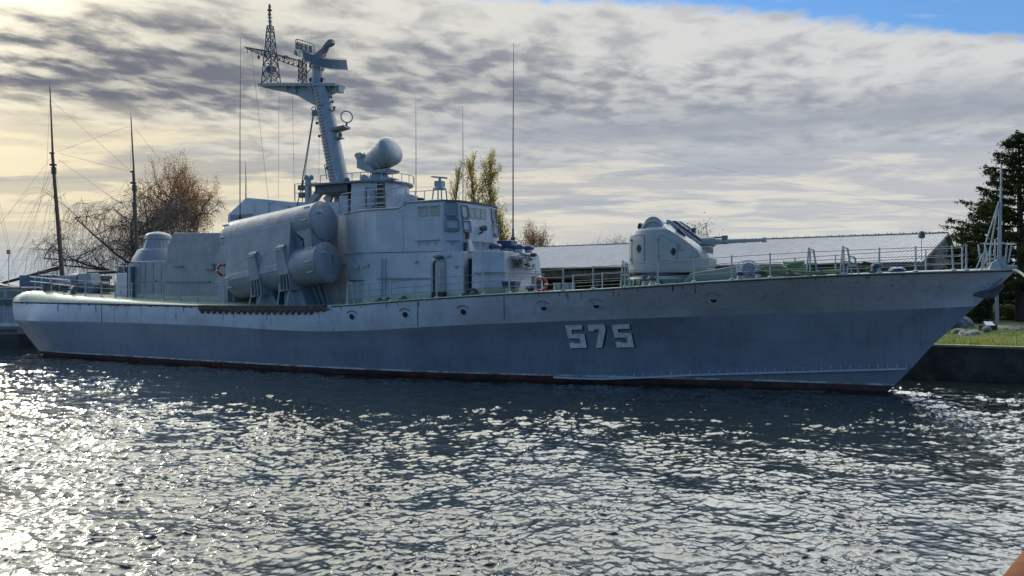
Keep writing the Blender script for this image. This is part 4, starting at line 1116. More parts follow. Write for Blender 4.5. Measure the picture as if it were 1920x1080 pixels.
ig.tube(ring_ + ring_[:2], .028, 5, cap=False)
for k in range(1, 8): ig.tube([G(k / 8, 0), G(k / 8, 1)], .016, 4)
for k in (.25, .5, .75): ig.tube([G(0.02, k), G(1, k)], .016, 4)
for k in range(4):
    for b in (.42, .68): q = G(.16 + .22 * k, b); ig.box((q.x - .07, -.38, q.z - .08), (q.x + .05, -.18, q.z + .08))
ig.tube([G(.5, .95), G(.55, 1.6)], .05, 5)
ig.build('grid_antenna', M['lattice'], mt)

# fire control radar dome
fc = empty('fire_control_radar'); fc.parent = ship
c0 = S(698, 307, .1); c1 = S(731, 283, .35); d = (c1 - c0).normalized()
L = (c1 - c0).length
dm = MB()
dm.lathe(c0, d, [(.64, -.10), (.68, -.02), (.70, .0), (.70, .05), (.69, .06), (.82, L * .85), (.84, L * .98), (.83, L * 1.06), (.77, L * 1.14), (.64, L * 1.20), (.4, L * 1.235), (.01, L * 1.25)], 40)
dm.build('radome', M['tube'], fc, ang=32)
yk = MB()
P_ = [S(x, y, .1) for x, y in ((677, 294), (682, 289), (690, 292), (714, 322), (706, 327), (682, 318), (682, 304))]
yk.loft([[Vector((q.x, -.72, q.z)) for q in P_], [Vector((q.x, .78, q.z)) for q in P_]])
P_ = [S(x, y, .1) for x, y in ((700, 322), (740, 318), (736, 323), (722, 325), (706, 326))]
yk.loft([[Vector((q.x, -.5, q.z)) for q in P_], [Vector((q.x, .7, q.z)) for q in P_]])
p = S(678, 293, .5); yk.lathe((p.x + .1, .7, p.z), (0, 1, 0), [(.17, -1.3), (.17, .15)], 14)
yk.build('radar_yoke', M['mast'], fc, .03)
ped = MB(); pb = S(711, 340, .1); zt_ = S(711, 325, .1).z
ped.lathe((pb.x, .1, zr1 + .1), (0, 0, 1), [(1.05, 0), (.85, .12), (.48, zt_ - zr1 - .2), (.36, zt_ - zr1 - .12), (.36, zt_ - zr1 + .15)], 24)
ped.build('radar_mount', M['mast'], fc)
bx_ = MB(); p = S(682, 334, 1.0)
bx_.ellip((p.x, 1.0, p.z), .25, .2, .22, 10, 6); 
for x, y in ((690, 338), (724, 336), (733, 338), (740, 340)):
    q = S(x, y, 1.2); bx_.box((q.x - .15, 1.0, zr1 + .1), (q.x + .2, 1.4, q.z + .12))
bx_.tube([S(697, 279, .4), S(696.5, 292, .7)], .022, 4); bx_.tube([S(683, 286, .5), S(684, 291, .6)], .04, 5)
bx_.tube([S(697, 292, .8), S(711, 316, .9)], .03, 4)
bx_.build('mount_fitting', M['mast'], fc, .02)

# whip antennas
for x, yt, yb, v, r_, zb_ in ((450, 70, 412, 2.0, .035, None), (461, 304, 372, -.8, .05, None), (780, 181, 376, 0, .028, None), (868, 200, 383, 1.0, .03, None), (962, 80, 450, .2, .04, None)):
    a_ = S(x, yb, v); b_ = S(x, yt, v); b_.x = a_.x
    off = S(x + (1 if x in (450, 962) else -.5), yt, v).x - a_.x
    wm = MB(); wm.tube([a_, a_ + (b_ - a_) * .5, b_ + Vector((off, 0, 0))], [r_, r_ * .7, r_ * .3], 6)
    wm.build('whip_antenna', M['dkgrey'] if x in (450, 962) else M['rail'], ship)
wb = MB(); p = S(962, 455, .2); wb.lathe((p.x, .2, ZT2), (0, 0, 1), [(.28, 0), (.24, .3), (.12, .36), (.12, .85), (.06, .9), (.05, 1.3)], 12); wb.build('whip_base', M['dkgrey'], front_o)
wb = MB(); p = S(450, 410, 2.0); wb.tube([(p.x, 2.0, p.z - .35), (p.x, 2.0, p.z)], .12, 8); wb.tube([(p.x, 2.0, p.z - .1), (p.x, 2.0, p.z + .2)], .07, 8); wb.build('whip_base', M['rusty'], mid_o)
# wire aerials and stays
wi = MB()
for pts in ([(472, 100, 0), (503, 375, .5)], [(523, 160, 0), (522, 372, -1)], [(548, 176, 0), (552, 374, -1)], [(598, 255, 0), (598, 376, -.4)]):
    wi.tube([S(*p) for p in pts], .012, 4)
wi.build('wire_aerial', M['wire'], ship)
wi = MB(); wi.tube([S(588, 210, .2), S(565, 350, 1.3)], .035, 5); wi.tube([S(589, 210, .2), S(568, 350, 1.3)], .02, 5); wi.build('halyard', M['lattice'], ship)
wi = MB(); a_ = S(648, 149, 0); b_ = S(1795, 402, 0)
b_ = Vector((S(1862, 410, 0).x, 0, S(1862, 415, 0).z))
wi.tube([a_ + (b_ - a_) * f + Vector((0, 0, -1.1 * 4 * f * (1 - f) * .35)) for f in np.linspace(0, 1, 14)], .003, 4); wi.tube([S(606, 136, 0), a_], .006, 4); wi.build('fore_stay', M['wire'], ship)

# ------------------------------------------------------------------ gun turret
gt = empty('gun_turret'); gt.parent = ship
hv = 1.42
ub_ = S(1178, 503, 0.9).x; 
def gsec(z, uf, ua, h_, nose=.25):
    """plan section: round back, flat sides, blunt front"""
    pts = []
    n_ = 14
    for k in range(n_ + 1):
        a = math.pi / 2 + math.pi * k / n_
        pts.append((ua + h_ + h_ * math.cos(a), h_ * math.sin(a), z))
    pts += [(uf - nose, -h_, z), (uf, -h_ * .72, z), (uf, h_ * .72, z), (uf - nose, h_, z)]
    return pts
GZ = lambda y, v=1.2: S(1250, y, v).z
ua = S(1179, 480, 0).x + .05
def GU(x, y, v=1.35): return S(x, y, v).x
levels = [(504, 1322, 0, hv), (499, 1326, 0, hv), (485, 1327, .0, hv), (470, 1318, 0, hv), (460, 1306, .0, hv), (452, 1296, .0, hv), (443, 1283, .02, hv), (436, 1272, .06, hv), (430.5, 1262, .13, hv - .01), (428.5, 1259, .19, hv - .05), (424, 1255, .36, hv - .22), (420, 1251, .58, hv - .46), (417.5, 1249, .85, hv - .72), (416.3, 1247, 1.1, hv - 1.0)]
tb = MB()
tb.loft([gsec(GZ(y), GU(x, y), ua + da, h_) for y, x, da, h_ in levels], smooth=True)
tb_o = tb.build('turret_shell', M['gun'], gt, ang=24)
sk = MB(); z_ = GZ(508)
sk.loft([gsec(GZ(511), GU(1318, 508), ua - .02, hv + .03), gsec(GZ(504), GU(1324, 504), ua - .06, hv + .07), gsec(GZ(502.5), GU(1324, 504), ua - .06, hv + .07)])
sk.build('turret_skirt', M['gun'], gt, .015)
cx = (ua + GU(1315, 500)) / 2 - .1
rg = MB(); rg.lathe((cx, 0, GZ(521)), (0, 0, 1), [(1.55, 0), (1.55, .12), (1.48, .2), (1.48, GZ(512) - GZ(521) + .02)], 40); rg.build('turret_ring', M['dkgrey'], gt)
bg_ = MB(); zb0 = deck_z(cx) ; bg_.lathe((cx, 0, zb0 - .1), (0, 0, 1), [(1.9, 0), (1.9, GZ(524) - zb0 + .0), (1.72, GZ(518) - zb0 + .06), (1.5, GZ(517) - zb0 + .1)], 44); bg_.build('barbette', M['gun'], gt)
gr_ = MB()
for a in np.linspace(0, 2 * math.pi, 40)[:-1]:
    c, s_ = math.cos(a), math.sin(a)
    gr_.loft([[(cx + 2.0 * c - .3 * s_, 2.0 * s_ + .3 * c, zb0 - .1), (cx + 1.95 * c - .3 * s_, 1.95 * s_ + .3 * c, GZ(523.5)), (cx + 1.93 * c, 1.93 * s_, GZ(523.5)), (cx + 2.0 * c, 2.0 * s_, zb0 - .1)][::1], [(cx + 2.12 * c, 2.12 * s_, zb0 - .1), (cx + 2.05 * c, 2.05 * s_, GZ(524)), (cx + 1.9 * c + .02 * s_, 1.9 * s_ - .02 * c, GZ(524)), (cx + 1.9 * c + .02 * s_, 1.9 * s_ - .02 * c, zb0 - .1)]])
gr_.build('locker_ring', M['green'], gt)
# roof slot as a solid dark block, its shade in the colour; barrel cradle
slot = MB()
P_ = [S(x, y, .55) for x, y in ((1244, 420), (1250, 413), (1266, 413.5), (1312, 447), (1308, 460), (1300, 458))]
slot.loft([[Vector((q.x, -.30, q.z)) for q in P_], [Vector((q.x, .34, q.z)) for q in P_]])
slot.build('slot_shade_block', M['dkgrey'], gt)
ck = MB()
for v0, v1, m_ in ((.36, .50, 0), (-.46, -.34, 0)):
    P_ = [S(x, y, .4) for x, y in ((1249, 412), (1256, 412), (1316, 456), (1308, 462), (1254, 422))]
    ck.loft([[Vector((q.x, v0, q.z)) for q in P_], [Vector((q.x, v1, q.z)) for q in P_]])
P_ = [S(x, y, -.9) for x, y in ((1268, 416), (1280, 416), (1296, 426), (1314, 446), (1300, 450))]
ck.loft([[Vector((q.x, -1.25, q.z)) for q in P_], [Vector((q.x, -.5, q.z)) for q in P_]])
ck.build('slot_cheek', M['gun'], gt, .03)
# viewing ports on the sloping roof
sv = MB()
P_ = [S(x, y, 1.1) for x, y in ((1266, 431.5), (1273, 431.5), (1285, 443), (1279, 446))]
sv.loft([[q + Vector((.02, -.30, .05)) for q in P_], [q + Vector((.02, .0, .05)) for q in P_]])
sv.build('sight_port', M['black'], gt)
rg2 = MB()
for x, y in ((1281, 428), (1290, 434), (1278, 437), (1291, 449)):
    q = S(x, y, .9); rg2.tube([q + Vector((-.12, 0, .02)), q + Vector((-.06, 0, .12)), q + Vector((.06, 0, .06)), q + Vector((.1, 0, -.05))], .022, 5)
q = S(1299.5, 440, -.3); rg2.frus([(q.x - .12, -.4, q.z - .25), (q.x + .06, -.4, q.z - .3), (q.x + .06, -.1, q.z - .3), (q.x - .12, -.1, q.z - .25)], [(q.x - .02, -.4, q.z + .3), (q.x + .14, -.4, q.z + .3), (q.x + .14, -.1, q.z + .3), (q.x - .02, -.1, q.z + .3)])
rg2.build('roof_handle', M['dkgrey'], gt)
# gunner's hood
hd_ = MB()
hc = S(1225, 427, 1.05)
ring_h = []
hd_.loft([[Vector((hc.x + .54 * math.cos(a), v, hc.z - .22 + r_ * math.sin(a))) if True else 0 for a in np.linspace(0, math.pi, 15)] for v, r_ in ((-.2, .70), (1.12, .74))], smooth=True)
hd_.torus((hc.x, 1.12, hc.z - .22), (0, 1, 0), .52, .07, 24, 6, 0, math.pi)
hd_.build('gunners_hood', M['gun'], gt)
ho = MB(); P_ = [S(x, y, .3) for x, y in ((1202, 430), (1204, 421), (1208, 420), (1211, 430))]; ho.loft([[Vector((q.x, -.3, q.z)) for q in P_], [Vector((q.x, .98, q.z)) for q in P_]]); ho.build('recess_shade_block', M['black'], gt)  # black block, its colour stands in for the shade of a recess
# hatches
def outline(pix, v, r_, name, m_, close=True):
    mb = MB(); P_ = [S(x, y, v) for x, y in pix]
    if close: P_ += P_[:2]
    mb.tube(P_, r_, 5, cap=not close); return mb.build(name, m_, gt)
hvv = hv + .005
H2 = pz([(565,330),(590,305),(640,330),(770,400),(775,420),(772,575),(755,592),(590,592),(568,570)], 1140, 390)
hz2 = MB(); P_ = [S(x, y, hvv) for x, y in H2]; hz2.loft([[Vector((q.x, hv - .1, q.z)) for q in P_], [Vector((q.x, hv + .018, q.z)) for q in P_]]); hz2.build('side_hatch', M['gun'], gt, .01)
outline(H2, hv + .012, .014, 'hatch_seal', M['antenna'])
hb = MB()
for X, Y in ((568, 358), (568, 540)):
    q = S(1140 + X / 6, 390 + Y / 6, hv + .03); hb.box((q.x - .05, hv, q.z - .035), (q.x + .05, hv + .05, q.z + .035))
q = S(1140 + 795 / 6, 390 + 440 / 6, hv + .03); hb.tube([q + Vector((0, 0, .15)), q + Vector((0, .02, -.13)), q + Vector((.18, .02, -.16))], .02, 5)
hb.build('hatch_hinge', M['antenna'], gt)
for X, Y, nm in ((735, 492, 0), (347, 457, 1)):
    q = S(1140 + X / 6, 390 + Y / 6, hv)
    mb = MB()
    if nm == 0: dpt = Vector((0, 1, 0)); o_ = Vector((q.x, hv, q.z)); ex = Vector((1, 0, 0))
    else:
        a = None
        # on the round back: find the angle whose sight line matches
        best = None
        for k in range(400):
            a = math.pi / 2 + math.pi / 2 * k / 399; P = Vector((ua + hv + hv * math.cos(a), hv * math.sin(a), q.z))
            q2 = S(1140 + X / 6, 390 + Y / 6, P.y); e_ = abs(q2.x - P.x)
            if best is None or e_ < best[0]: best = (e_, a, q2)
        a = best[1]; o_ = Vector((ua + hv + hv * math.cos(a), hv * math.sin(a), best[2].z)); dpt = Vector((math.cos(a), math.sin(a), 0)); ex = Vector((math.sin(a), -math.cos(a), 0))
    ey = Vector((0, 0, 1))
    panel(o_, ex, ey, dpt, [(-.13, 0), (-.05, -.15), (0, -.19), (.07, -.14), (.13, 0), (.07, .14), (0, .19), (-.05, .15)], -.02, .035, mb)
    mb.build('sight_window', M['black'], gt)
    if nm:
        mb = MB()
        for (xa, xb, ya, yb) in ((-.55, .22, -.75, .8),):
            pts = []
            for x, y in rounded(.86, 1.30, .1): 
                aa = a + (x - .12) / hv * -1
                pts.append(Vector((ua + hv + (hv + .012) * math.cos(aa), (hv + .012) * math.sin(aa), o_.z + y - .02)))
            mb.tube(pts + pts[:2], .014, 5, cap=False)
        for y in (.42, -.5):
            aa = a + .52 / hv; mb.box((ua + hv + hv * math.cos(aa) - .08, hv * math.sin(aa) - .02, o_.z + y - .04), (ua + hv + hv * math.cos(aa) + .0, hv * math.sin(aa) + .05, o_.z + y + .04))
        mb.build('rear_hatch', M['antenna'], gt)
# front mantlet side pod, dark gap
md = MB()
md.lathe((S(1313, 485, -.8).x, -1.1, S(1313, 484, -.8).z), (0, 1, 0), [(.40, 0), (.56, .06), (.56, .55), (.40, .62)], 22)
md.build('ejector_drum', M['gun'], gt)
mg = MB(); P_ = [S(x, y, .7) for x, y in ((1309, 464), (1326, 464), (1324, 505), (1310, 506))]; mg.loft([[Vector((q.x, -.9, q.z)) for q in P_], [Vector((q.x, .72, q.z)) for q in P_]]); mg.build('mantlet_gap', M['dkgrey'], gt)
sp_ = MB(); P_ = [S(x, y, 1.45) for x, y in pz([(860,490),(1000,490),(1010,540),(985,555),(885,555),(862,530)], 1140, 390)]
sp_.loft([[Vector((q.x, hv - .2, q.z)) for q in P_], [Vector((q.x, hv + .05, q.z)) for q in P_]]); 
q = S(1327, 463, .9); sp_.box((q.x - .55, .3, q.z - .05), (q.x + .15, .95, q.z + .03))
q = S(1313, 480, .95); sp_.tube([(q.x + .15, .8, GZ(503)), (q.x + .15, .8, GZ(465))], .12, 8)
sp_.build('side_pod', M['gun'], gt, .02)
rk = MB(); 
a_, b_ = S(1180, 496.5, hv + .02), S(1296, 489.5, hv + .02); rk.tube([Vector((a_.x + 1.1, hv + .015, a_.z)), Vector((b_.x, hv + .015, b_.z))], .02, 5)
rk.build('shell_seam', M['gun'], gt)
# barrel
gbv = 0.03
b0 = S(1292, 455.5, gbv); b1 = S(1437, 449.5, gbv); bd_ = (b1 - b0); Lb = bd_.length
def along(x): return (S(x, 452, gbv).x - b0.x) / (b1.x - b0.x) * Lb
bl = MB()
bl.lathe(b0, bd_, [(.22, 0), (.24, along(1298)), (.235, along(1338)), (.20, along(1341)), (.13, along(1342)), (.115, along(1360)), (.13, along(1361)), (.13, along(1364)), (.105, along(1365)), (.10, along(1394)), (.12, along(1395)), (.12, along(1397)), (.09, along(1398)), (.085, along(1428)), (.12, along(1429)), (.12, Lb), (.05, Lb), (.04, Lb - .2)], 20)
bl.build('gun_barrel', M['mast'], gt, ang=30)
rc = MB(); a_, b_ = S(1293, 447, gbv), S(1360, 444.5, gbv); rc.tube([a_, b_], .045, 7); rc.box((b_.x - .14, -.08, b_.z - .32), (b_.x + .1, .14, b_.z + .07)); rc.build('recoil_rod', M['lattice'], gt)

# ------------------------------------------------------------------ foredeck gear
bw = MB()
a_, b_, c_, d_ = S(1277, 533, 2.55), S(1294, 514, 2.55), S(1385, 499, 1.2), S(1386, 525, 1.2)
bw.loft([[Vector((a_.x - .05, 2.55, deck_z(a_.x) - .05)), Vector((b_.x, 2.55, b_.z)), Vector((b_.x, 2.5, b_.z)), Vector((a_.x - .05, 2.5, deck_z(a_.x) - .05))],
         [Vector((c_.x, 1.2, deck_z(c_.x))), Vector((c_.x, 1.2, c_.z)), Vector((c_.x, 1.14, c_.z)), Vector((c_.x, 1.14, deck_z(c_.x)))],
         [Vector((c_.x + .75, 0, deck_z(c_.x))), Vector((c_.x + .75, 0, c_.z + .05)), Vector((c_.x + .69, 0, c_.z + .05)), Vector((c_.x + .69, 0, deck_z(c_.x)))]])
bw.loft([[Vector((c_.x + .75, 0, deck_z(c_.x))), Vector((c_.x + .75, 0, c_.z + .05)), Vector((c_.x + .69, 0, c_.z + .05)), Vector((c_.x + .69, 0, deck_z(c_.x)))],
         [Vector((a_.x, -2.55, deck_z(a_.x))), Vector((b_.x, -2.55, b_.z)), Vector((b_.x, -2.5, b_.z)), Vector((a_.x, -2.5, deck_z(a_.x)))]])
bwt = bw
bw.tube([Vector((b_.x, 2.53, b_.z)), Vector((c_.x, 1.17, c_.z)), Vector((c_.x + .72, 0, c_.z + .05)), Vector((b_.x, -2.53, b_.z))], .035, 5)
bw.build('breakwater', mat('breakwater_green_grey', (.22, .28, .27), .5, .06, 2), ship)
def bollard(x, y, v, r_, h_, blue=True, parent=ship):
    p = S(x, y, v); z0 = deck_z(p.x)
    m_ = MB(); m_.lathe((p.x, v, z0), (0, 0, 1), [(r_ * .9, 0), (r_ * .75, .05), (r_ * .62, h_ * .5)], 14); m_.cur = 1
    m_.lathe((p.x, v, z0 + h_ * .5), (0, 0, 1), [(r_ * .75, 0), (r_ * 1.15, .05), (r_ * 1.15, h_ * .25), (r_ * .9, h_ * .45), (r_ * .3, h_ * .5)], 16)
    return m_.build('deck_vent', [M['deckgreen'], M['blue'] if blue else M['dkgrey']], parent)
bollard(1223, 528, 3.3, .21, .40); bollard(1209, 528, 2.6, .19, .46); bollard(1387, 520, 3.0, .17, .34); bollard(1422, 516, 2.7, .18, .38); bollard(1644, 507, 1.75, .20, .40)
p = S(1682, 510, 1.2); m_ = MB(); m_.ellip((p.x, 1.2, deck_z(p.x) + .08), .33, .33, .16, 14, 6); m_.tube([(p.x, 1.2, deck_z(p.x) + .2), (p.x, 1.2, deck_z(p.x) + .3)], .05, 6); m_.build('deck_vent', M['blue'], ship)
# hose reel
rl = MB(); c = S(1401, 506, 2.35); ax_ = Vector((.55, .83, 0))
for o in (-.16, .16):
    rl.torus(c + ax_ * o, ax_, .40, .025, 30, 6)
    for k in range(10):
        a = k * math.pi / 5; e1 = ax_.cross(Vector((0, 0, 1))).normalized(); dd = e1 * math.cos(a) + Vector((0, 0, 1)) * math.sin(a); rl.tube([c + ax_ * o, c + ax_ * o + dd * .4], .014, 4)
rl.torus(c, ax_, .19, .12, 24, 8)
for k in range(5): rl.torus(c + ax_ * (-.12 + .06 * k), ax_, .30 + .01 * (k % 2), .03, 26, 6)
for s_ in (-.28, .28):
    for o in (-.22, .22): 
        e1 = ax_.cross(Vector((0, 0, 1))).normalized(); q = c + ax_ * o; rl.tube([q, Vector((q.x + e1.x * s_, q.y + e1.y * s_, deck_z(q.x)))], .028, 5)
rl.build('hose_reel', M['hull_up'], ship)
# railings
def stanchion(x, yb, v, lean=0, h_=1.02, big=False):
    p = S(x, yb, v); z0 = deck_z(p.x)
    m_ = MB(); r_ = .038 if not big else .06
    m_.tube([(p.x, v, z0 - .02), (p.x + lean, v, z0 + h_)], [r_, r_ * .8], 7)
    m_.lathe((p.x, v, z0 - .02), (0, 0, 1), [(.11, 0), (.11, .05), (.06, .09)], 8)
    m_.build('stanchion', M['rail'], ship)
    return Vector((p.x + lean * .97, v, z0 + h_ * .97)), Vector((p.x, v, z0))
def vedge(x, y):
    v = 4.5
    for _ in range(12):
        p = S(x, y, v); v = .5 * v + .5 * (float(edge_v(p.x)) - (.85 * (1 - min(1, max(0, (p.x - 17) / 7.5))) + .12))
    return v
fwd = [(1056, 544), (1112, 541), (1172, 538), (1233, 535), (1301, 532), (1372, 527), (1444, 523), (1519, 520), (1582, 517), (1649, 513), (1717, 510), (1788, 508), (1812, 507)]
aftl = [(652, 570), (691, 570), (733, 567), (777, 562), (819, 559), (862, 556), (906, 553), (955, 551), (1004, 548)]
stern = [(96, 548), (132, 549), (160, 553), (190, 552), (216, 556), (247, 566), (275, 567), (306, 568), (337, 569), (369, 570), (421, 571)]
port_run = []
def run(L, levels, h_=1.02, leans=None):
    tops = []; 
    for i, (x, y) in enumerate(L):
        v = vedge(x, y); tops.append(stanchion(x, y, v, (leans or {}).get(x, 0), h_))
    mb = MB()
    for l in levels: mb.tube([b + (t - b) * l for t, b in tops], .013, 5)
    mb.build('rail_wire', M['wire'], ship)
    return tops
run(aftl + fwd[:1], (.97, .62, .3), .98)
tf = run(fwd, (.97, .62, .3), 1.02, {1788: -.06})
ts_ = run(stern, (.97, .55), .98)
# port side rails seen beyond the foredeck
tops = []
for u in (33.6, 35.4, 37.4, 39.4, 41.5, 43.6, 45.6, 47.4, 49.2, 51.0, 52.3):
    v = -(float(edge_v(u)) - .12); z0 = deck_z(u)
    m_ = MB(); m_.tube([(u, v, z0), (u, v, z0 + 1.0)], .035, 6); m_.build('stanchion', M['rail'], ship); tops.append((Vector((u, v, z0 + 1)), Vector((u, v, z0))))
mb = MB()
for l in (.97, .62, .3): mb.tube([b + (t - b) * l for t, b in tops], .015, 5)
mb.build('rail_wire', M['wire'], ship)
# A-shaped rail braces (folded gangway gates)
for x, y in ((1169, 538), (1519, 518), (1583, 516), (1596, 515), (653, 569)):
    v = vedge(x, y); p = S(x, y, v); m_ = MB(); z0 = deck_z(p.x); hh = 1.15 if x != 1596 else .75
    m_.tube([(p.x - .16, v - .1, z0), (p.x - .05, v - .1, z0 + hh)], .04, 6); m_.tube([(p.x + .28, v - .1, z0), (p.x + .12, v - .1, z0 + hh * .92)], .04, 6); m_.tube([(p.x - .1, v - .1, z0 + hh * .45), (p.x + .2, v - .1, z0 + hh * .45)], .03, 5); m_.tube([(p.x - .06, v - .1, z0 + hh * .96), (p.x + .14, v - .1, z0 + hh * .9)], .03, 5)
    m_.build('rail_brace', M['rail'], ship)
# jackstaff and its tripod
js = MB(); 
p = S(1876, 500, .15); t_ = S(1877.5, 308, .15); js.tube([(p.x - .02, .15, deck_z(p.x)), (t_.x, .15, t_.z)], [.055, .03], 8); js.tube([(p.x - .1, .15, deck_z(p.x)), (p.x - .04, .15, deck_z(p.x) + 2.4)], .03, 6)
apx = S(1873, 378, .15)
for x, v in ((1846, .5), (1856, -.5)):
    q = S(x, 462 if x < 1850 else 470, v); js.tube([apx, q], .035, 6)
js.build('jackstaff', M['rail'], ship)
jt = MB()
for x0, y0, x1, y1, v in ((1830, 505, 1843, 475, .7), (1840, 505, 1848, 462, .6), (1841, 505, 1856, 470, -.4), (1852, 505, 1849, 466, -.4), (1846, 480, 1843, 500, .3), (1856, 503, 1857, 466, .0), (1868, 503, 1864, 468, -.2), (1866, 448, 1865, 500, .0), (1885, 500, 1888, 460, .05), (1891, 492, 1897, 458, .0), (1838, 485, 1834, 458, -.6)):
    a_, b_ = S(x0, y0, v), S(x1, y1, v); jt.tube([a_, b_], .035, 6)
for y in (486, 495, 478): jt.tube([S(1852, y, 0), S(1866, y, -.1)], .025, 5)
jt.tube([S(1840, 457, .3), S(1896, 457, 0)], .022, 5)
jt.build('bow_tripod', M['rail'], ship)
jb = MB(); p = S(1864, 500, .1); jb.frus([(p.x - .2, -.2, deck_z(p.x)), (p.x + .25, -.2, deck_z(p.x)), (p.x + .25, .3, deck_z(p.x)), (p.x - .2, .3, deck_z(p.x))], [(p.x - .1, -.1, p.z + .15), (p.x + .1, -.1, p.z + .3), (p.x + .1, .2, p.z + .3), (p.x - .1, .2, p.z + .15)])
p = S(1876, 498, .1); jb.tube([(p.x + .06, .1, deck_z(p.x)), (p.x + .06, .1, p.z + .35)], .1, 8)
q = S(1893, 502, .05); jb.box((q.x - .3, -.12, q.z - .12), (q.x + .25, .12, q.z + .08))
jb.build('bow_fairlead', M['rail'], ship, .01)
mk = MB(); p = S(1728, 440, .2); mk.lathe((p.x, .2, p.z - .16), (0, 0, 1), [(.05, 0), (.13, .05), (.13, .22), (.08, .3)], 12); mk.tube([(p.x, .2, deck_z(p.x)), (p.x, .2, p.z)], .012, 5); mk.build('staff_light', M['dkgrey'], ship)
# small deck fittings along the edge
ck = MB(); rng = random.Random(5)
for x, y in ((712, 566), (727, 566), (757, 563), (873, 556), (888, 555), (1640, 512), (1540, 516), (1480, 520)):
    v = vedge(x, y) - .15; p = S(x, y, v); z0 = deck_z(p.x)
    ck.ellip((p.x, v, z0 + .08), .16, .1, .14, 10, 6); ck.box((p.x - .22, v - .08, z0), (p.x + .22, v + .08, z0 + .06))
ck.build('deck_cleat', M['dkgrey'], ship)
p = S(887, 554, 4.6); ck = MB(); ck.torus((p.x, 4.6, deck_z(p.x) + .02), (0, 1, 0), .26, .06, 16, 6, 0, math.pi); ck.build('fairlead', M['rusty'], ship)
# stern gear: bright double rail, bollards, winch, decoy launcher
sr_ = MB()
zst = deck_z(-.2)
a0, a1 = S(57, 519, 1.5), S(132, 526, 3.8)
for dz_ in (0, -.33):
    sr_.tube([a0 + Vector((0, 0, dz_)), a1 + Vector((0, 0, dz_))], .05, 6)
for f in (.12, .3, .52, .75, 1.0):
    p = a0 + (a1 - a0) * f; sr_.tube([(p.x, p.y, deck_z(p.x) - .05), p], .035, 6)
sr_.build('stern_rail', M['rail'], ship)
kb = MB()
for x, y, v, r_, h_ in ((86, 547, 3.9, .22, .55), (91, 544, 3.4, .22, .55), (122, 546, 3.3, .16, .3), (138, 548, 3.7, .2, .38)):
    p = S(x, y, v); z0 = deck_z(p.x) - .03; kb.lathe((p.x, v, z0), (0, 0, 1), [(r_, 0), (r_ * .8, .08), (r_ * .8, h_ * .8), (r_ * 1.1, h_ * .85), (r_ * 1.1, h_)], 14)
kb.build('bollard', M['dkgrey'], ship)
wn = MB()
for x, y, v, w_ in ((100, 535, 2.5, .5), (112, 539, 2.9, .4), (122, 541, 2.2, .5), (146, 541, 2.6, .3)):
    p = S(x, y, v); z0 = deck_z(p.x) - .03; wn.cur = 1 if x == 100 else 0; wn.lathe((p.x - w_ / 2, v, z0 + .28), (1, .4, 0), [(.26, 0), (.26, .06), (.15, .07), (.15, w_ - .07), (.26, w_ - .06), (.26, w_)], 14); wn.cur = 0; wn.box((p.x - .3, v - .2, z0), (p.x + .3, v + .2, z0 + .15))
wn.build('mooring_winch', [M['dkgrey'], M['green']], ship)
dl = MB(); p0 = S(151, 549, 2.2); p1 = S(175, 546, 2.2); z1_ = S(160, 512, 2.2).z; z0 = deck_z(p0.x) - .05
dl.frus([(p0.x + .15, 1.6, z0), (p1.x - .1, 1.6, z0), (p1.x - .1, 2.3, z0), (p0.x + .15, 2.3, z0)], [(p0.x - .15, 1.6, z0 + .55), (p1.x + .1, 1.6, z0 + .55), (p1.x + .1, 2.3, z0 + .55), (p0.x - .15, 2.3, z0 + .55)])
dl.frus([(p0.x - .1, 1.55, z0 + .55), (p1.x + .0, 1.55, z0 + .55), (p1.x + .0, 2.35, z0 + .55), (p0.x - .1, 2.35, z0 + .55)], [(p0.x - .1, 1.6, z1_), (p1.x - .25, 1.6, z1_), (p1.x - .25, 2.3, z1_), (p0.x - .1, 2.3, z1_)])
dl.cur = 1; dl.box((p0.x - .32, 1.65, z0 + .6), (p0.x - .1, 2.25, z1_ - .1)); dl.cur = 0
dl.lathe((p0.x - .35, 1.95, z1_ - .35), (-1, .1, 0), [(.33, 0), (.33, .7), (.25, .78)], 18); dl.box((p0.x - 1.3, 1.5, z0 + .5), (p0.x - .35, 2.2, z1_ - .55))
dl.build('decoy_launcher', [M['antenna'], M['black']], ship, .03)
d2 = MB()
p0 = S(186, 545, 1.0); z0 = deck_z(p0.x)
d2.box((p0.x - .5, .4, z0), (p0.x + .3, 1.2, z0 + .9)); d2.box((p0.x - .2, .3, z0 + .9), (p0.x + .4, 1.0, z0 + 1.15)); 
p0 = S(205, 545, 1.4); d2.box((p0.x - .6, 1.0, z0), (p0.x + .6, 1.8, z0 + .5)); d2.lathe((p0.x, 1.5, z0 + .5), (0, 1, 0), [(.2, 0), (.2, .5)], 12)
d2.build('deck_machinery', M['dkgrey'], ship, .03)
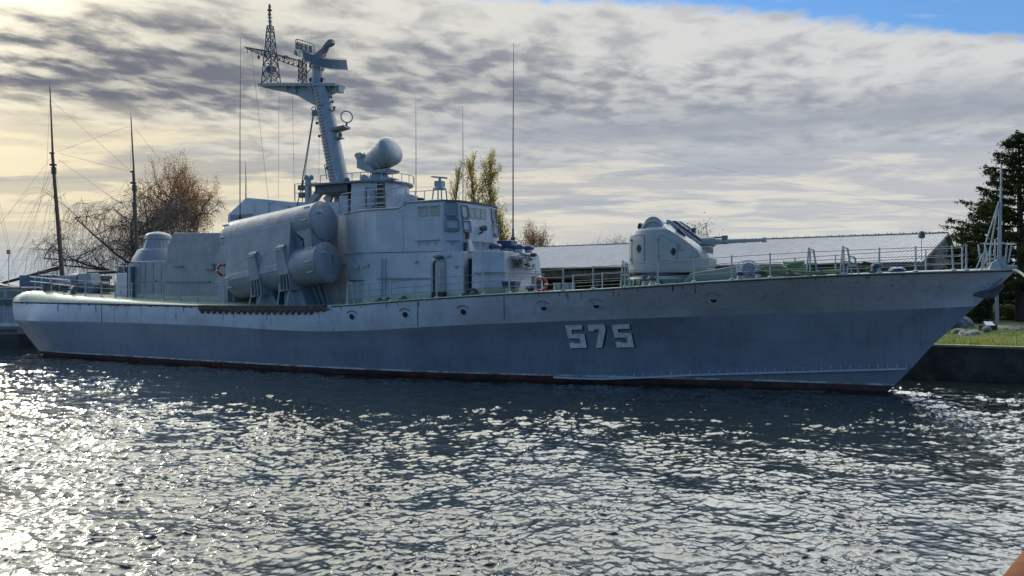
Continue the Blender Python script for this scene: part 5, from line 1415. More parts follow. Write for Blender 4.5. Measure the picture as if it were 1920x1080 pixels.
# rust runs and weld seams on the upper strake as thin paint-thick strips
sms = MB(); rng = random.Random(77); RUNS = []
for k_ in range(34):
    u_ = rng.uniform(-1, 50); z_ = float(edge_z(u_)) - .08; w_ = W3((u_, float(edge_v(u_)), z_)); RUNS.append((960 + FPX * w_.x / w_.y, HZ + FPX * (EYE - w_.z) / w_.y, rng.choice((3, 4, 5, 7, 10, 14))))
for x, y0, y1 in ((190, 572, 606), (418, 585, 598), (438, 585, 596), (500, 585, 601), (783, 566, 612), (945, 556, 600), (724, 565, 570), (1010, 551, 556), (1048, 549, 554)) + tuple((x_, y_, y_ + l_) for x_, y_, l_ in RUNS):
    w_ = .02
    Q_ = [SH(x + .5 * k_ / 6, y0 + (y1 - y0) * k_ / 6) for k_ in range(7)]
    for a_, b_ in zip(Q_[:-1], Q_[1:]): sms.loft([[Vector((a_.x - w_, a_.y - .05, a_.z)), Vector((a_.x + w_, a_.y - .05, a_.z)), Vector((a_.x + w_, a_.y + .012, a_.z)), Vector((a_.x - w_, a_.y + .012, a_.z))], [Vector((b_.x - w_ * .5, b_.y - .05, b_.z)), Vector((b_.x + w_ * .5, b_.y - .05, b_.z)), Vector((b_.x + w_ * .5, b_.y + .012, b_.z)), Vector((b_.x - w_ * .5, b_.y + .012, b_.z))]])
sms.build('rust_run', M['rusty'], hull_o)

# ------------------------------------------------------------------ things carried by the ship
def lifebuoy(p, label, tilt):
    m_ = MB(False); n_ = 32; Rr, r_ = .30, .075
    mats_ = [M['orange'], M['white']]
    for i in range(n_):
        a0, a1 = 2 * math.pi * i / n_, 2 * math.pi * (i + 1) / n_
        m_.cur = 1 if (i % 8) in (0,) else 0
        m_.smooth = True
        rr = r_ * (1.12 if m_.cur else 1)
        m_.loft([[Vector(((Rr + rr * math.cos(q)) * math.cos(a), rr * math.sin(q), (Rr + rr * math.cos(q)) * math.sin(a))) for q in np.linspace(0, 2 * math.pi, 9)[:-1]] for a in (a0, a1)], False, True)
    o = m_.build('lifebuoy', mats_)
    o.location = W3(p); o.rotation_euler = (0, 0, -TH + tilt)
    tag(o, label, 'lifebuoy', 'lifebuoys hung on the warship')
    return o
p = S(418, 506, 3.75); lifebuoy(p, 'orange ring lifebuoy hung behind the missile tubes, half hidden by them', 1.0)
p = S(1013, 533, 3.75); lifebuoy(p, 'orange ring lifebuoy hung on the rail in front of the forward deckhouse', .75)
def coil(label, x, y, v, loops, rad, mt_, squash=.5):
    m_ = MB(False); base = S(x, y, v); z0 = deck_z(base.x); rng = random.Random(int(x))
    pts = []
    for i in range(loops * 14):
        a = i / 14 * 2 * math.pi; q = rad * (1 + .12 * rng.uniform(-1, 1))
        pts.append(W3((base.x + q * 1.25 * math.cos(a), v + q * .8 * math.sin(a), z0 + .05 + i / 14 * .075 + .03 * math.sin(a * 2.3))))
    m_.tube(pts, .042, 6)
    o = m_.build('rope_coil', M[mt_]); tag(o, label, 'rope'); return o
coil('green mooring rope coiled on the foredeck just right of the hose reel', 1450, 519, 2.3, 6, .42, 'rope')
coil('green rope hung in loops on the foredeck post between the coil and the rail braces', 1488, 512, 1.6, 8, .34, 'rope')
coil('flat tangle of green rope lying along the foredeck edge below the rail braces', 1530, 518, 2.3, 2, .75, 'rope')
def line(name, label, pts, r_, m_, cat='rope'):
    mb = MB(False); mb.tube(pts, r_, 7); o = mb.build(name, m_); tag(o, label, cat); return o
a_ = W3(S(1899, 506, .1)); 
b_ = WP(1960, 600, 27)
line('mooring_rope', 'thick pale mooring rope running down from the bow tip to the right', [a_ + (b_ - a_) * f + Vector((0, 0, .5 * math.sin(f * 3.14))) for f in np.linspace(0, 1, 10)], .05, M['rope2'])

# ================================================================== WATER
def fft_tile(N, L, lam, wdir, slope, seed, spread=2.0, kmax=None):
    rs = np.random.RandomState(seed)
    k1 = 2 * np.pi * np.fft.fftfreq(N, L / N); KX, KY = np.meshgrid(k1, k1, indexing='ij')
    K = np.hypot(KX, KY); K[0, 0] = 1
    kp = 2 * np.pi / lam; th = np.arctan2(KY, KX) - wdir
    P = np.exp(-1.25 * (kp / K) ** 2) / K ** 3.0 * (np.abs(np.cos(th / 2)) ** (2 * spread) * .85 + .15)
    if kmax: P *= np.exp(-(K / kmax) ** 2)
    P[0, 0] = 0
    A = np.sqrt(P) * (rs.normal(size=(N, N)) + 1j * rs.normal(size=(N, N)))
    h = np.real(np.fft.ifft2(A)); sx = np.real(np.fft.ifft2(1j * KX * A)); sy = np.real(np.fft.ifft2(1j * KY * A))
    s_ = slope / np.sqrt((sx ** 2 + sy ** 2).mean())
    dx_ = np.real(np.fft.ifft2(1j * KX / K * A)); dy_ = np.real(np.fft.ifft2(1j * KY / K * A))
    return h * s_, dx_ * s_, dy_ * s_
def samp(T, L, x, y):
    N = T.shape[0]; fx = (x / L * N) % N; fy = (y / L * N) % N
    i = np.floor(fx).astype(int); j = np.floor(fy).astype(int); a = fx - i; b = fy - j
    i %= N; j %= N; i1 = (i + 1) % N; j1 = (j + 1) % N
    return T[i, j] * (1 - a) * (1 - b) + T[i1, j] * a * (1 - b) + T[i, j1] * (1 - a) * b + T[i1, j1] * a * b
ysr = []; y = 5.0
while y < 95: ysr.append(y); y += max(.030, y * y * .00013)
while y < 3500: ysr.append(y); y *= 1.12
ysr = np.array(ysr); NC = 1300
sx_ = np.linspace(-1, 1, NC)
YY = np.repeat(ysr[:, None], NC, 1); XX = sx_[None, :] * (5 + .92 * ysr)[:, None]
HH = np.zeros_like(XX); DX = np.zeros_like(XX); DY = np.zeros_like(XX)
WD = R(-102)
P0 = fft_tile(256, 83.0, 7.0, WD, 1.0, 9, 1.0, 3)[0]; P0 /= P0.std()
P1 = fft_tile(256, 29.0, 2.6, WD, 1.0, 10, 1.0, 6)[0]; P1 /= P1.std()
PATCH = np.clip(.95 + .22 * samp(P0, 83.0, XX + 300, YY * .6 + 300) + .20 * samp(P1, 29.0, XX + 300, YY + 300), .35, 1.6)
for N_, L_, lam, dirr, slope, seed, rot, km in ((768, 6.0, .18, WD, .42, 1, .0, 280), (512, 19.0, .66, WD + .25, .31, 3, .2, 40), (256, 53.0, 3.2, WD - .3, .09, 2, .6, 7)):
    h_, a_, b_ = fft_tile(N_, L_, lam, dirr - rot, slope, seed, 3.0, km)
    c_, s_ = math.cos(rot), math.sin(rot)
    xr = XX * c_ + YY * s_ + 500; yr = -XX * s_ + YY * c_ + 500
    # cat's-paws: the fine ripples come and go in patches
    pt_ = PATCH if lam < 2 else 1.0
    HH += samp(h_, L_, xr, yr) * pt_; ax_ = samp(a_, L_, xr, yr) * pt_; ay_ = samp(b_, L_, xr, yr) * pt_
    DX += ax_ * c_ - ay_ * s_; DY += ax_ * s_ + ay_ * c_
fade = np.clip((400 - YY) / 300, 0, 1)
# slow variation of gusts
gust = .85 + .3 * (np.sin(XX * .21 + YY * .13 + 1.0) * .5 + np.sin(XX * -.11 + YY * .31) * .5)
CH = 1.3
co = np.stack([XX + CH * DX * fade, YY + CH * DY * fade, HH * fade * gust + .08], -1).reshape(-1, 3)
nr_, nc_ = XX.shape
idx = np.arange(nr_ * nc_).reshape(nr_, nc_)
quads = np.stack([idx[:-1, :-1], idx[:-1, 1:], idx[1:, 1:], idx[1:, :-1]], -1).reshape(-1, 4)
me = bpy.data.meshes.new('water'); me.vertices.add(len(co)); me.vertices.foreach_set('co', co.ravel().astype(np.float32))
me.loops.add(quads.size); me.loops.foreach_set('vertex_index', quads.ravel().astype(np.int32))
me.polygons.add(len(quads)); me.polygons.foreach_set('loop_start', (np.arange(len(quads)) * 4).astype(np.int32))
me.polygons.foreach_set('use_smooth', np.ones(len(quads), bool)); me.update(calc_edges=True)
wm_ = bpy.data.materials.new('harbour_water'); wm_.use_nodes = True; k = NT(wm_.node_tree); p_ = wm_.node_tree.nodes['Principled BSDF']
p_.inputs['Base Color'].default_value = (.012, .019, .018, 1); p_.inputs['Roughness'].default_value = .02; p_.inputs['IOR'].default_value = 1.75
tcx = k.n('ShaderNodeTexCoord').outputs['Object']
bp_ = k.n('ShaderNodeBump'); bp_.inputs['Strength'].default_value = 1; bp_.inputs['Distance'].default_value = .005
wm_.node_tree.links.new(k.noise(tcx, 17, 5, .62, .4), bp_.inputs['Height']); wm_.node_tree.links.new(bp_.outputs[0], p_.inputs['Normal'])
me.materials.append(wm_)
wo_ = bpy.data.objects.new('water', me); col.objects.link(wo_); tag(wo_, kind='structure')

# ================================================================== QUAY AND LAND
QV = -5.8; QZ = 1.66
def WQ(u, v, z): return W3((u, v, z))
qm = MB(False)
qm.loft([[WQ(4, QV, -2), WQ(140, QV, -2), WQ(140, QV - .7, -2), WQ(4, QV - .7, -2)], [WQ(4, QV, QZ), WQ(140, QV, QZ), WQ(140, QV - .7, QZ), WQ(4, QV - .7, QZ)]])
qm.loft([[WQ(4, QV, -2), WQ(4, QV - .7, -2), WQ(4, -400, -2), WQ(4.6, -400, -2)], [WQ(4, QV, QZ), WQ(4, QV - .7, QZ), WQ(4, -400, QZ), WQ(4.6, -400, QZ)]])
for k_ in range(60):
    u = 6 + 2.2 * k_; qm.box((0, 0, 0), (0, 0, 0)) if False else None
q_o = qm.build('quay_wall', M['concrete']); tag(q_o, 'dark stained concrete quay wall rising from the water behind the bow', 'quay wall')
cpq = MB(False); cpq.loft([[WQ(4, QV + .08, QZ + .004), WQ(140, QV + .08, QZ + .004), WQ(140, QV - .5, QZ + .004), WQ(4, QV - .5, QZ + .004)], [WQ(4, QV + .08, QZ + .10), WQ(140, QV + .08, QZ + .10), WQ(140, QV - .5, QZ + .10), WQ(4, QV - .5, QZ + .10)]])
cpq.build('coping', mat('quay_coping', (.26, .23, .15), .8, .2, 2, second=(.18, .17, .08)), q_o)
gm = MB(False)
GN = 40
def lawn_z(u, v): 
    d = -(v - QV); return QZ + .05 + min(d, 14) * .028 + .06 * math.sin(u * .7) * min(1, d / 3)
us = np.linspace(4.2, 140, 60); vs = [QV - .5 - 60 * ((i / GN) ** 2) for i in range(GN)] + [-140, -420]
gm.loft([[WQ(u, v, lawn_z(u, v)) for u in us] for v in vs], False, False)
M['grass'] = mat('lawn_grass', (.075, .12, .022), .9, .35, 1.2, .03, 30, second=(.10, .105, .028), coords='Object')
def leafmat(name, c, c2, trans=.45):
    m_ = bpy.data.materials.new(name); m_.use_nodes = True; t = m_.node_tree; k = NT(t); t.nodes.clear()
    tcx = k.n('ShaderNodeTexCoord').outputs['Object']
    cc = k.mix(k.ss(k.noise(tcx, .8, 4, .65), .38, .64), (*c, 1), (*c2, 1))
    d = k.n('ShaderNodeBsdfDiffuse'); tr = k.n('ShaderNodeBsdfTranslucent'); mx = k.n('ShaderNodeMixShader'); mx.inputs[0].default_value = trans
    t.links.new(cc, d.inputs[0]); t.links.new(cc, tr.inputs[0]); t.links.new(d.outputs[0], mx.inputs[1]); t.links.new(tr.outputs[0], mx.inputs[2])
    o = k.n('ShaderNodeOutputMaterial'); t.links.new(mx.outputs[0], o.inputs[0]); return m_
M['blade'] = leafmat('grass_blades', (.14, .22, .025), (.30, .28, .04), .6)
go = gm.build('lawn', M['grass']); tag(go, kind='structure')
fg = MB(False); fg.loft([[(x, y, 1.2 + .0 * x) for x in np.linspace(-400, 0, 20)] for y in (92, 100, 140, 600)], False, False)
fg.loft([[(-400, 92, -1), (0, 92, -1)], [(-400, 92, 1.2), (0, 92, 1.2)]], False, False)
fo = fg.build('far_shore', M['grass']); tag(fo, kind='structure')
# grass blades
gb2 = MB(False); rng = random.Random(21)
for k_ in range(9000):
    d = rng.random() ** 2 * 11; u = rng.uniform(47, 72); v = QV - .45 - d; z = lawn_z(u, v)
    c = WQ(u, v, z - .02); a = rng.uniform(0, 6.28); h = rng.uniform(.06, .2) * (1.6 if d < .5 else 1); w_ = .02 + .01 * d / 5
    b = gb2.add([c + Vector((math.cos(a), math.sin(a), 0)) * w_, c - Vector((math.cos(a), math.sin(a), 0)) * w_, c + Vector((rng.uniform(-.08, .08), rng.uniform(-.08, .08), h))]); gb2.face((b, b + 1, b + 2))
o = gb2.build('grass', M['blade'], recalc=False); tag(o, kind='stuff')

# ------------------------------------------------------------------ shed
sh_e = empty('boat_shed'); tag(sh_e, 'long open sided shed with ribbed grey metal roof behind the foredeck', 'shed')
EX, EY = 27.4, 50.0; TS = R(34); dv = Vector((-math.cos(TS), math.sin(TS), 0)); pv_ = Vector((math.sin(TS), math.cos(TS), 0)); WR = 23.7
E0 = Vector((EX, EY, 0)); ze, zr_ = 6.20, 9.50; GZ0 = 1.9
def SHD(t, w_, z): q = E0 + dv * t + pv_ * w_; return Vector((q.x, q.y, z))
LEN = 46
rfm = MB(False)
prof_e, prof_r, prof_b = [], [], []
t = 0; 
while t < LEN:
    for o_, hgt in ((0, 0), (.13, 0), (.16, .05), (.20, .05), (.23, 0)):
        tt = t + o_; rr = tt
        prof_e.append(SHD(tt, 0, ze + hgt)); prof_r.append(SHD(rr, WR, zr_ + hgt)); prof_b.append(SHD(tt, 2 * WR, ze + hgt))
    t += .23
rfm.loft([prof_e, prof_r, prof_b], False, False)
rfm.loft([[p - Vector((0, 0, .08)) for p in prof_e], [p - Vector((0, 0, .08)) for p in prof_r], [p - Vector((0, 0, .08)) for p in prof_b]], False, False)
r_o = rfm.build('roof', M['roof'], sh_e, recalc=False)
rdg = MB(False); rdg.tube([SHD(-.05, WR, zr_ + .06), SHD(LEN, WR, zr_ + .06)], .09, 6); rdg.build('ridge_cap', M['plank'], r_o)
sp2 = MB(False)
for k_ in range(42):
    t = .4 + k_ * 1.08
    for o_ in (0, .32): sp2.box(tuple(SHD(t + o_, WR - .2, zr_ + .08) - Vector((.035, .035, 0))), tuple(SHD(t + o_, WR - .2, zr_ + .22) + Vector((.035, .035, 0))))
sp2.build('ridge_clip', M['dkgrey'], r_o)
gtr = MB(False); gtr.tube([SHD(-.1, -.06, ze - .1), SHD(LEN, -.06, ze - .1)], .07, 6); gtr.build('gutter', M['dkgrey'], r_o)
wl = MB(False)
def shbox(t0, t1, w0, w1, z0, z1, mb): mb.loft([[SHD(t0, w0, z0), SHD(t1, w0, z0), SHD(t1, w1, z0), SHD(t0, w1, z0)], [SHD(t0, w0, z1), SHD(t1, w0, z1), SHD(t1, w1, z1), SHD(t0, w1, z1)]])
shbox(.4, LEN, 9.6, 9.8, GZ0, ze + .2, wl); shbox(.4, LEN, .25, .45, ze - 1.0, ze - .25, wl)
wl.build('back_wall', M['wood'], sh_e)
for k_ in range(14):
    pb_ = MB(False); t = .6 + k_ * 3.4; shbox(t, t + .25, .35, .6, GZ0 - .3, ze - .2, pb_); shbox(t, t + .2, .5, 9.6, ze - .45, ze - .25, pb_); pb_.build('post', M['wood'], sh_e)
for z in (3.2, 4.2):
    pb_ = MB(False); shbox(12, LEN, .7, .8, z, z + .12, pb_); pb_.build('beam', M['wood'], sh_e)
gw_ = MB(False)
# plank gable with vertical boards
n_ = 95
for k_ in range(n_):
    w0 = .3 + k_ * (46.8 / n_); w1 = w0 + 46.8 / n_ - .02; wm0 = (w0 + w1) / 2; zt_ = ze + (zr_ - ze) * (1 - abs(wm0 - WR) / WR) - .12
    off = .02 * (k_ % 2)
    shbox(.25 - off, .38, w0, w1, GZ0 - .3, zt_, gw_)
gw_.build('gable_wall', M['plank'], sh_e)
bd_ = MB(False)
bd_.tube([SHD(-.05, -.05, ze - .08), SHD(-.05, WR, zr_ - .08)], .10, 5); bd_.tube([SHD(-.05, WR, zr_ - .08), SHD(-.05, 2 * WR, ze - .08)], .10, 5)
bd_.build('barge_board', M['plank'], r_o)
en = MB(False)
shbox(.5, 12, 5.0, 5.2, GZ0, ze, en); en.build('inner_wall', M['wood'], sh_e)
# goods kept under the shed roof
gi = 0
for x, y0, y1, wd, lab in ((1050, 531, 541, .5, 'pale grey box under the shed roof left of the first foredeck posts'), (1066, 531, 541, .45, 'pale grey box beside another under the shed roof'), (1077, 531, 540, .4, 'small pale grey box under the shed roof, rightmost of three')):
    D = 63; a_ = WP(x, y1, D); h = (y1 - y0) * D / FPX
    cm = MB(False); cm.box((a_.x - wd, D, 1.7), (a_.x + wd * .1, D + .8, a_.z + h)); cm.box((a_.x - wd - .02, D - .02, a_.z + h - .06), (a_.x + wd * .1 + .02, D + .82, a_.z + h + .02))
    o = cm.build('storage_box', M['crate'], None, .02); tag(o, lab, 'box', 'boxes stored in the shed')
lt_ = empty('lean_to'); tag(lt_, 'low dark lean-to with a flat felt roof in front of the shed gable', 'lean-to')
lm_ = MB(False)
q = [WP(1622, 520, 47), WP(1728, 520, 45)]
lm_.loft([[(q[0].x, 47, 1.6), (q[1].x + 1, 44.5, 1.6), (q[1].x + 2.5, 47, 1.6), (q[0].x + 1.5, 49.5, 1.6)], [(q[0].x, 47, 5.9), (q[1].x + 1, 44.5, 5.15), (q[1].x + 2.5, 47, 5.15), (q[0].x + 1.5, 49.5, 5.9)]])
lm_.build('wall', M['plank'], lt_)
lr_ = MB(False); e_ = .25
lr_.loft([[(q[0].x - e_, 47 - e_, 5.93), (q[1].x + 1.2, 44.2, 5.17), (q[1].x + 2.8, 47, 5.17), (q[0].x + 1.4, 49.8, 5.93)], [(q[0].x - e_, 47 - e_, 6.12), (q[1].x + 1.2, 44.2, 5.33), (q[1].x + 2.8, 47, 5.33), (q[0].x + 1.4, 49.8, 6.12)]])
lr_.build('roof', M['tar'], lt_)

# ------------------------------------------------------------------ trees
M['l_brown'] = leafmat('brown_leaves', (.30, .145, .07), (.40, .20, .08), .6)
M['l_yellow'] = leafmat('yellow_poplar_leaves', (.30, .30, .09), (.46, .32, .08), .65)
M['l_rust'] = leafmat('rust_leaves', (.30, .15, .06), (.18, .10, .05), .55)
M['l_spruce'] = leafmat('spruce_needles', (.024, .036, .018), (.055, .062, .02), .3)
M['l_bush'] = leafmat('bush_leaves', (.09, .10, .03), (.14, .11, .035))
M['twig'] = mat('bare_twigs', (.16, .11, .09), .9, .2, 3)
class Tree:
    def __init__(s, seed): s.r = random.Random(seed); s.wood = MB(False); s.cr = MB(False); s.tips = []
    def limb(s, p, d, L, r0, r1, seg, jit, bend=Vector((0, 0, 0)), mb=None, n=5):
        pts = [Vector(p)]; d = Vector(d).normalized()
        for i in range(seg):
            d = (d + Vector((s.r.gauss(0, jit), s.r.gauss(0, jit), s.r.gauss(0, jit))) + bend).normalized()
            pts.append(pts[-1] + d * (L / seg))
        (mb or s.wood).tube(pts, [r0 + (r1 - r0) * i / seg for i in range(seg + 1)], n, cap=False)
        return pts, d
    def leaf(s, c, sz, asp=.6, flat=False):
        r = s.r; a = Vector((r.gauss(0, 1), r.gauss(0, 1), r.gauss(0, 1))).normalized(); b = a.cross(Vector((r.gauss(0, 1), r.gauss(0, 1), r.gauss(0, 1)))).normalized()
        a *= sz * .5 * r.uniform(.6, 1.3); b *= sz * .5 * asp
        i = s.cr.add([c - a, c + b, c + a, c - b]); s.cr.face((i, i + 1, i + 2, i + 3))
    def done(s, name, label, cat, wm, lm, group=None, fit=None):
        if fit:      # stretch to the height and half-width seen in the photo
            base, top, hw = fit; A = np.array(s.wood.v + s.cr.v); zc = np.percentile(A[:, 2], 99.7); kz = (top - base[2]) / (zc - base[2]); dx_ = np.percentile(np.abs(A[:, 0] - base[0]), 99); kx = hw / dx_ if hw else kz
            for mb in (s.wood, s.cr): mb.v = [(base[0] + (x - base[0]) * kx, base[1] + (y - base[1]) * kx, base[2] + (z - base[2]) * kz) for x, y, z in mb.v]
        e = empty(name); tag(e, label, cat, group)
        s.wood.build('trunk', wm, e, recalc=False)
        if s.cr.f: s.cr.build('crown', lm, e, recalc=False)
        return e
def perp(d, r):
    a = r.uniform(0, 6.283); u = d.orthogonal().normalized(); w_ = d.cross(u); return u * math.cos(a) + w_ * math.sin(a)
def broad(seed, base, h, spread, leaf_n, leaf_sz, lm, wm='bark', name='tree', label='', cat='tree', levels=4, first=.25, droop=0.0, up=.25, lean=(0, 0), kids=(7, 5, 5, 4), group=None, leaf_spread=.35, rbase=None, half=None, tf=.5):
    T = Tree(seed); r = T.r; rb_ = rbase or h * .02
    def rec(p, d, L, rad, lv):
        pts, d2 = T.limb(p, d, L, rad, rad * .45, 4, .10 + .05 * lv, Vector((0, 0, (.06 if lv else .0) - droop * lv * .1)), n=6 if lv == 0 else (4 if lv < 3 else 3))
        if lv >= levels:
            T.tips.append(pts)
            return
        nk = kids[min(lv, len(kids) - 1)]
        for i in range(nk):
            f = (first if lv == 0 else .25) + (1 - (first if lv == 0 else .25)) * (i + r.random()) / nk
            q = pts[min(int(f * 4), 3)]; q = q + (pts[min(int(f * 4) + 1, 4)] - q) * (f * 4 % 1)
            side_ = perp(d2, r); dd = (d2 * r.uniform(.35, .9) + side_ * spread * r.uniform(.7, 1.2) + Vector((0, 0, up))).normalized()
            rec(q, dd, L * r.uniform(.5, .74) * (1.0 if lv else 1.25 * (1.2 - f * .4)), rad * r.uniform(.42, .6), lv + 1)
    rec(Vector(base), Vector((lean[0], lean[1], 1)), h * tf, rb_, 0)
    if leaf_n:
        for i in range(leaf_n):
            pts = r.choice(T.tips); f = r.random() * 3.99; q = pts[int(f)] + (pts[int(f) + 1] - pts[int(f)]) * (f % 1)
            T.leaf(q + Vector((r.gauss(0, leaf_spread), r.gauss(0, leaf_spread), r.gauss(0, leaf_spread))), leaf_sz)
    return T.done(name, label, cat, M[wm], M[lm], group, (Vector(base), base[2] + h, half))
GROUND = 1.3
# weeping willow at the left
def willow(seed, base, h, wid, label):
    T = Tree(seed); r = T.r
    pts, d = T.limb(base, (-.05, 0, 1), h * .33, .36, .28, 4, .06, n=7)
    mains = []
    for i in range(10):
        a = 1.2 + i / 10 * 4.2 + r.uniform(-.3, .3); out = r.uniform(.7, 1.6) if i % 3 else .35
        p2, d2 = T.limb(pts[-1 - (i % 2)], (math.cos(a) * out, math.sin(a) * .6 * out, r.uniform(.5, 1.0)), h * r.uniform(.55, .85) * (wid / h) * .62, .16, .06, 6, .15, Vector((0, 0, -.02)), n=5)
        mains.append(p2)
    subs = []
    for p2 in mains:
        for j in range(6):
            q = p2[r.randint(2, 6)]; a = r.uniform(0, 6.283)
            p3, d3 = T.limb(q, (math.cos(a), math.sin(a) * .7, r.uniform(.4, 1.4)), h * r.uniform(.16, .36), .05, .02, 5, .18, Vector((0, 0, -.05)), n=4); subs.append(p3)
    for p3 in subs:
        for j in range(6):
            q = p3[r.randint(1, 5)]; a = r.uniform(0, 6.283)
            p4, _ = T.limb(q, (math.cos(a), math.sin(a), r.uniform(.0, .9)), r.uniform(.7, 1.6), .022, .015, 4, .2, n=3)
            for m in range(5):
                q4 = p4[r.randint(1, 4)]
                T.limb(q4, (r.gauss(0, .3) - .05, r.gauss(0, .3), r.uniform(-.4, .4)), r.uniform(2.0, 5.6) * (h / 14), .013, .007, 5, .07, Vector((-.01, 0, -.5)), mb=T.cr, n=3)
    return T.done('willow_tree', label, 'willow', M['bark'], M['twig'], None, (Vector(base), base[2] + h, wid / 2))
b_ = WP(246, 530, 88); willow(3, (b_.x, 88, GROUND), 15.4, 19.0, 'bare weeping willow with long hanging twigs between the two wooden masts')
b_ = WP(350, 530, 94); broad(12, (b_.x, 94, GROUND), 19.4, 1.0, 24000, .18, 'l_brown', name='birch_tree', label='tall brown-leaved tree with a rounded twiggy crown behind the aft deckhouse', levels=4, first=.22, droop=.35, kids=(10, 7, 6, 4), leaf_spread=.3, rbase=.26, half=6.2)
b_ = WP(268, 530, 97); broad(15, (b_.x, 97, GROUND), 12.6, .9, 900, .25, 'l_brown', name='bare_tree', label='smaller half bare tree between the willow and the rounded brown tree', levels=4, first=.25, droop=.5, kids=(7, 5, 5, 4), rbase=.24, half=4.0)
def poplar(seed, base, h, wid, leaves, label, sz=.26, hw=None):
    T = Tree(seed); r = T.r
    pts, d = T.limb(base, (0, 0, 1), h, .15, .03, 10, .02, n=6)
    for i in range(46):
        f = .10 + .86 * (i + r.random()) / 46; q = pts[min(int(f * 10), 9)] + (pts[min(int(f * 10) + 1, 10)] - pts[min(int(f * 10), 9)]) * (f * 10 % 1)
        a = r.uniform(0, 6.283); L = h * .26 * (1.15 - f) ** .6 * r.uniform(.7, 1.1)
        p2, _ = T.limb(q, (math.cos(a) * wid, math.sin(a) * wid, 1.05), L, .045, .015, 5, .09, Vector((0, 0, .10)), n=4)
        for j in range(5):
            q2 = p2[r.randint(1, 5)]; p3, _ = T.limb(q2, (r.gauss(0, .5), r.gauss(0, .5), .9), L * .35, .022, .012, 3, .12, Vector((0, 0, .08)), n=3); T.tips.append(p3)
    for i in range(leaves):
        p3 = r.choice(T.tips); q = r.choice(p3[1:]); T.leaf(q + Vector((r.gauss(0, .16), r.gauss(0, .16), r.gauss(0, .25))), sz)
    return T.done('poplar_tree', label, 'poplar', M['bark'], M['l_yellow'], 'poplars behind the bridge', (Vector(base), base[2] + h, hw))
D = 82
for x, yt, wd, lv, seed, lab in ((847, 302, .42, 500, 4, 'small narrow poplar behind the bridge, left of the pair of tall ones'), (903, 288, .42, 900, 5, 'tall yellowing poplar behind the bridge between two whip antennas'), (921, 284, .40, 1000, 6, 'tallest yellow-green poplar just left of the tall white whip antenna'), (936, 388, .42, 650, 9, 'shorter yellow poplar peeping out at the right edge of the bridge')):
    b_ = WP(x, 530, D); ht = EYE - (yt - HZ) * D / FPX - GROUND; poplar(seed, (b_.x, D, GROUND), ht, wd, lv * 6, lab, .18, {847: 1.5, 903: 1.9, 921: 2.0, 936: 1.7}[x])
b_ = WP(999, 500, 105); broad(22, (b_.x, 105, 1.8), 12.0, .8, 3200, .26, 'l_rust', name='round_tree', label='small rounded rust-brown tree at the left end of the shed roof', levels=4, first=.3, kids=(8, 6, 5, 4), rbase=.22, half=3.0)
for i, (x, yt, s_, lv, lab) in enumerate(((1132, 440, .5, 60, 'faint bare tree above the shed roof left of the gun turret'), (1165, 434, .5, 60, 'faint bare tree above the shed roof, touching the gun turret'), (960, 446, .6, 900, 'low brown bush-like tree behind the tall whip antenna'))):
    b_ = WP(x, 500, 130); broad(31 + i, (b_.x, 130, 1.8), (537 - yt) * 130 / FPX + 2.7, s_, lv, .28, 'l_rust', wm='twig', name='distant_tree', label=lab, levels=4, first=.2, kids=(8, 6, 5, 3), rbase=.14)
b_ = WP(1308, 500, 78); broad(41, (b_.x, 78, 1.8), 9.7, .8, 900, .22, 'l_bush', name='thin_tree', label='thin yellow-leaved treetop behind the gun barrel', levels=4, first=.3, kids=(6, 5, 4, 4), rbase=.15)
b_ = WP(1482, 500, 78); broad(42, (b_.x, 78, 1.8), 7.6, .9, 500, .22, 'l_bush', name='thin_tree', label='dark treetop just showing over the middle of the shed ridge', levels=4, first=.3, kids=(6, 5, 4, 4), rbase=.15)
b_ = WP(6, 530, 96); broad(44, (b_.x, 96, GROUND), 4.6, 1.0, 500, .2, 'l_brown', wm='twig', name='shore_bush', label='small bare bush on the far shore at the left edge', cat='bush', levels=4, first=.15, kids=(7, 5, 4, 3), rbase=.1)
# spruce at the right
def spruce(seed, base, h, wid, label, n_wh=26, trunk0=.12, dens=1.0):
    T = Tree(seed); r = T.r
    pts, d = T.limb(base, (0, 0, 1), h, .36 * h / 13, .04, 12, .008, n=8)
    for i in range(n_wh):
        f = trunk0 + (1 - trunk0) * ((i + .3 * r.random()) / n_wh) ** .95; z = h * f
        Lw = wid * (1 - f) ** .75 * (1 if f > .3 else .85) + .25
        for j in range(7):
            if r.random() < .22: continue
            a = j / 7 * 6.283 + i * .7 + r.uniform(-.3, .3); L = Lw * r.uniform(.55, 1.12)
            q = Vector(base) + Vector((0, 0, z))
            p2, _ = T.limb(q, (math.cos(a), math.sin(a), .28 - .45 * (1 - f)), L, .05, .015, 6, .07, Vector((0, 0, .03)), n=4)
            for k_ in range(int(26 * L / 3 * dens) + 6):
                t = r.uniform(.18, 1) * 5.99; s0 = p2[int(t)] + (p2[int(t) + 1] - p2[int(t)]) * (t % 1)
                wv_ = .42 * (1.1 - abs(t / 6 - .55))
                dd = Vector((math.cos(a + r.choice((-1, 1)) * r.uniform(.5, 1.2)), math.sin(a + r.choice((-1, 1)) * r.uniform(.5, 1.2)), r.uniform(-.5, .15)))
                e_ = s0 + dd * wv_ * r.uniform(.5, 1.6)
                for m in range(6):
                    c = s0 + (e_ - s0) * r.random() + Vector((r.gauss(0, .06), r.gauss(0, .06), r.gauss(0, .07) - .05)); T.leaf(c, .27, .30)
    return T.done('spruce_tree', label, 'spruce', M['bark'], M['l_spruce'])
b_ = WP(1914, 615, 52); spruce(8, (b_.x, 52, 1.9), 13.4, 6.4, 'tall dark spruce towering over the bow at the right edge', 28, .15, 1.35)
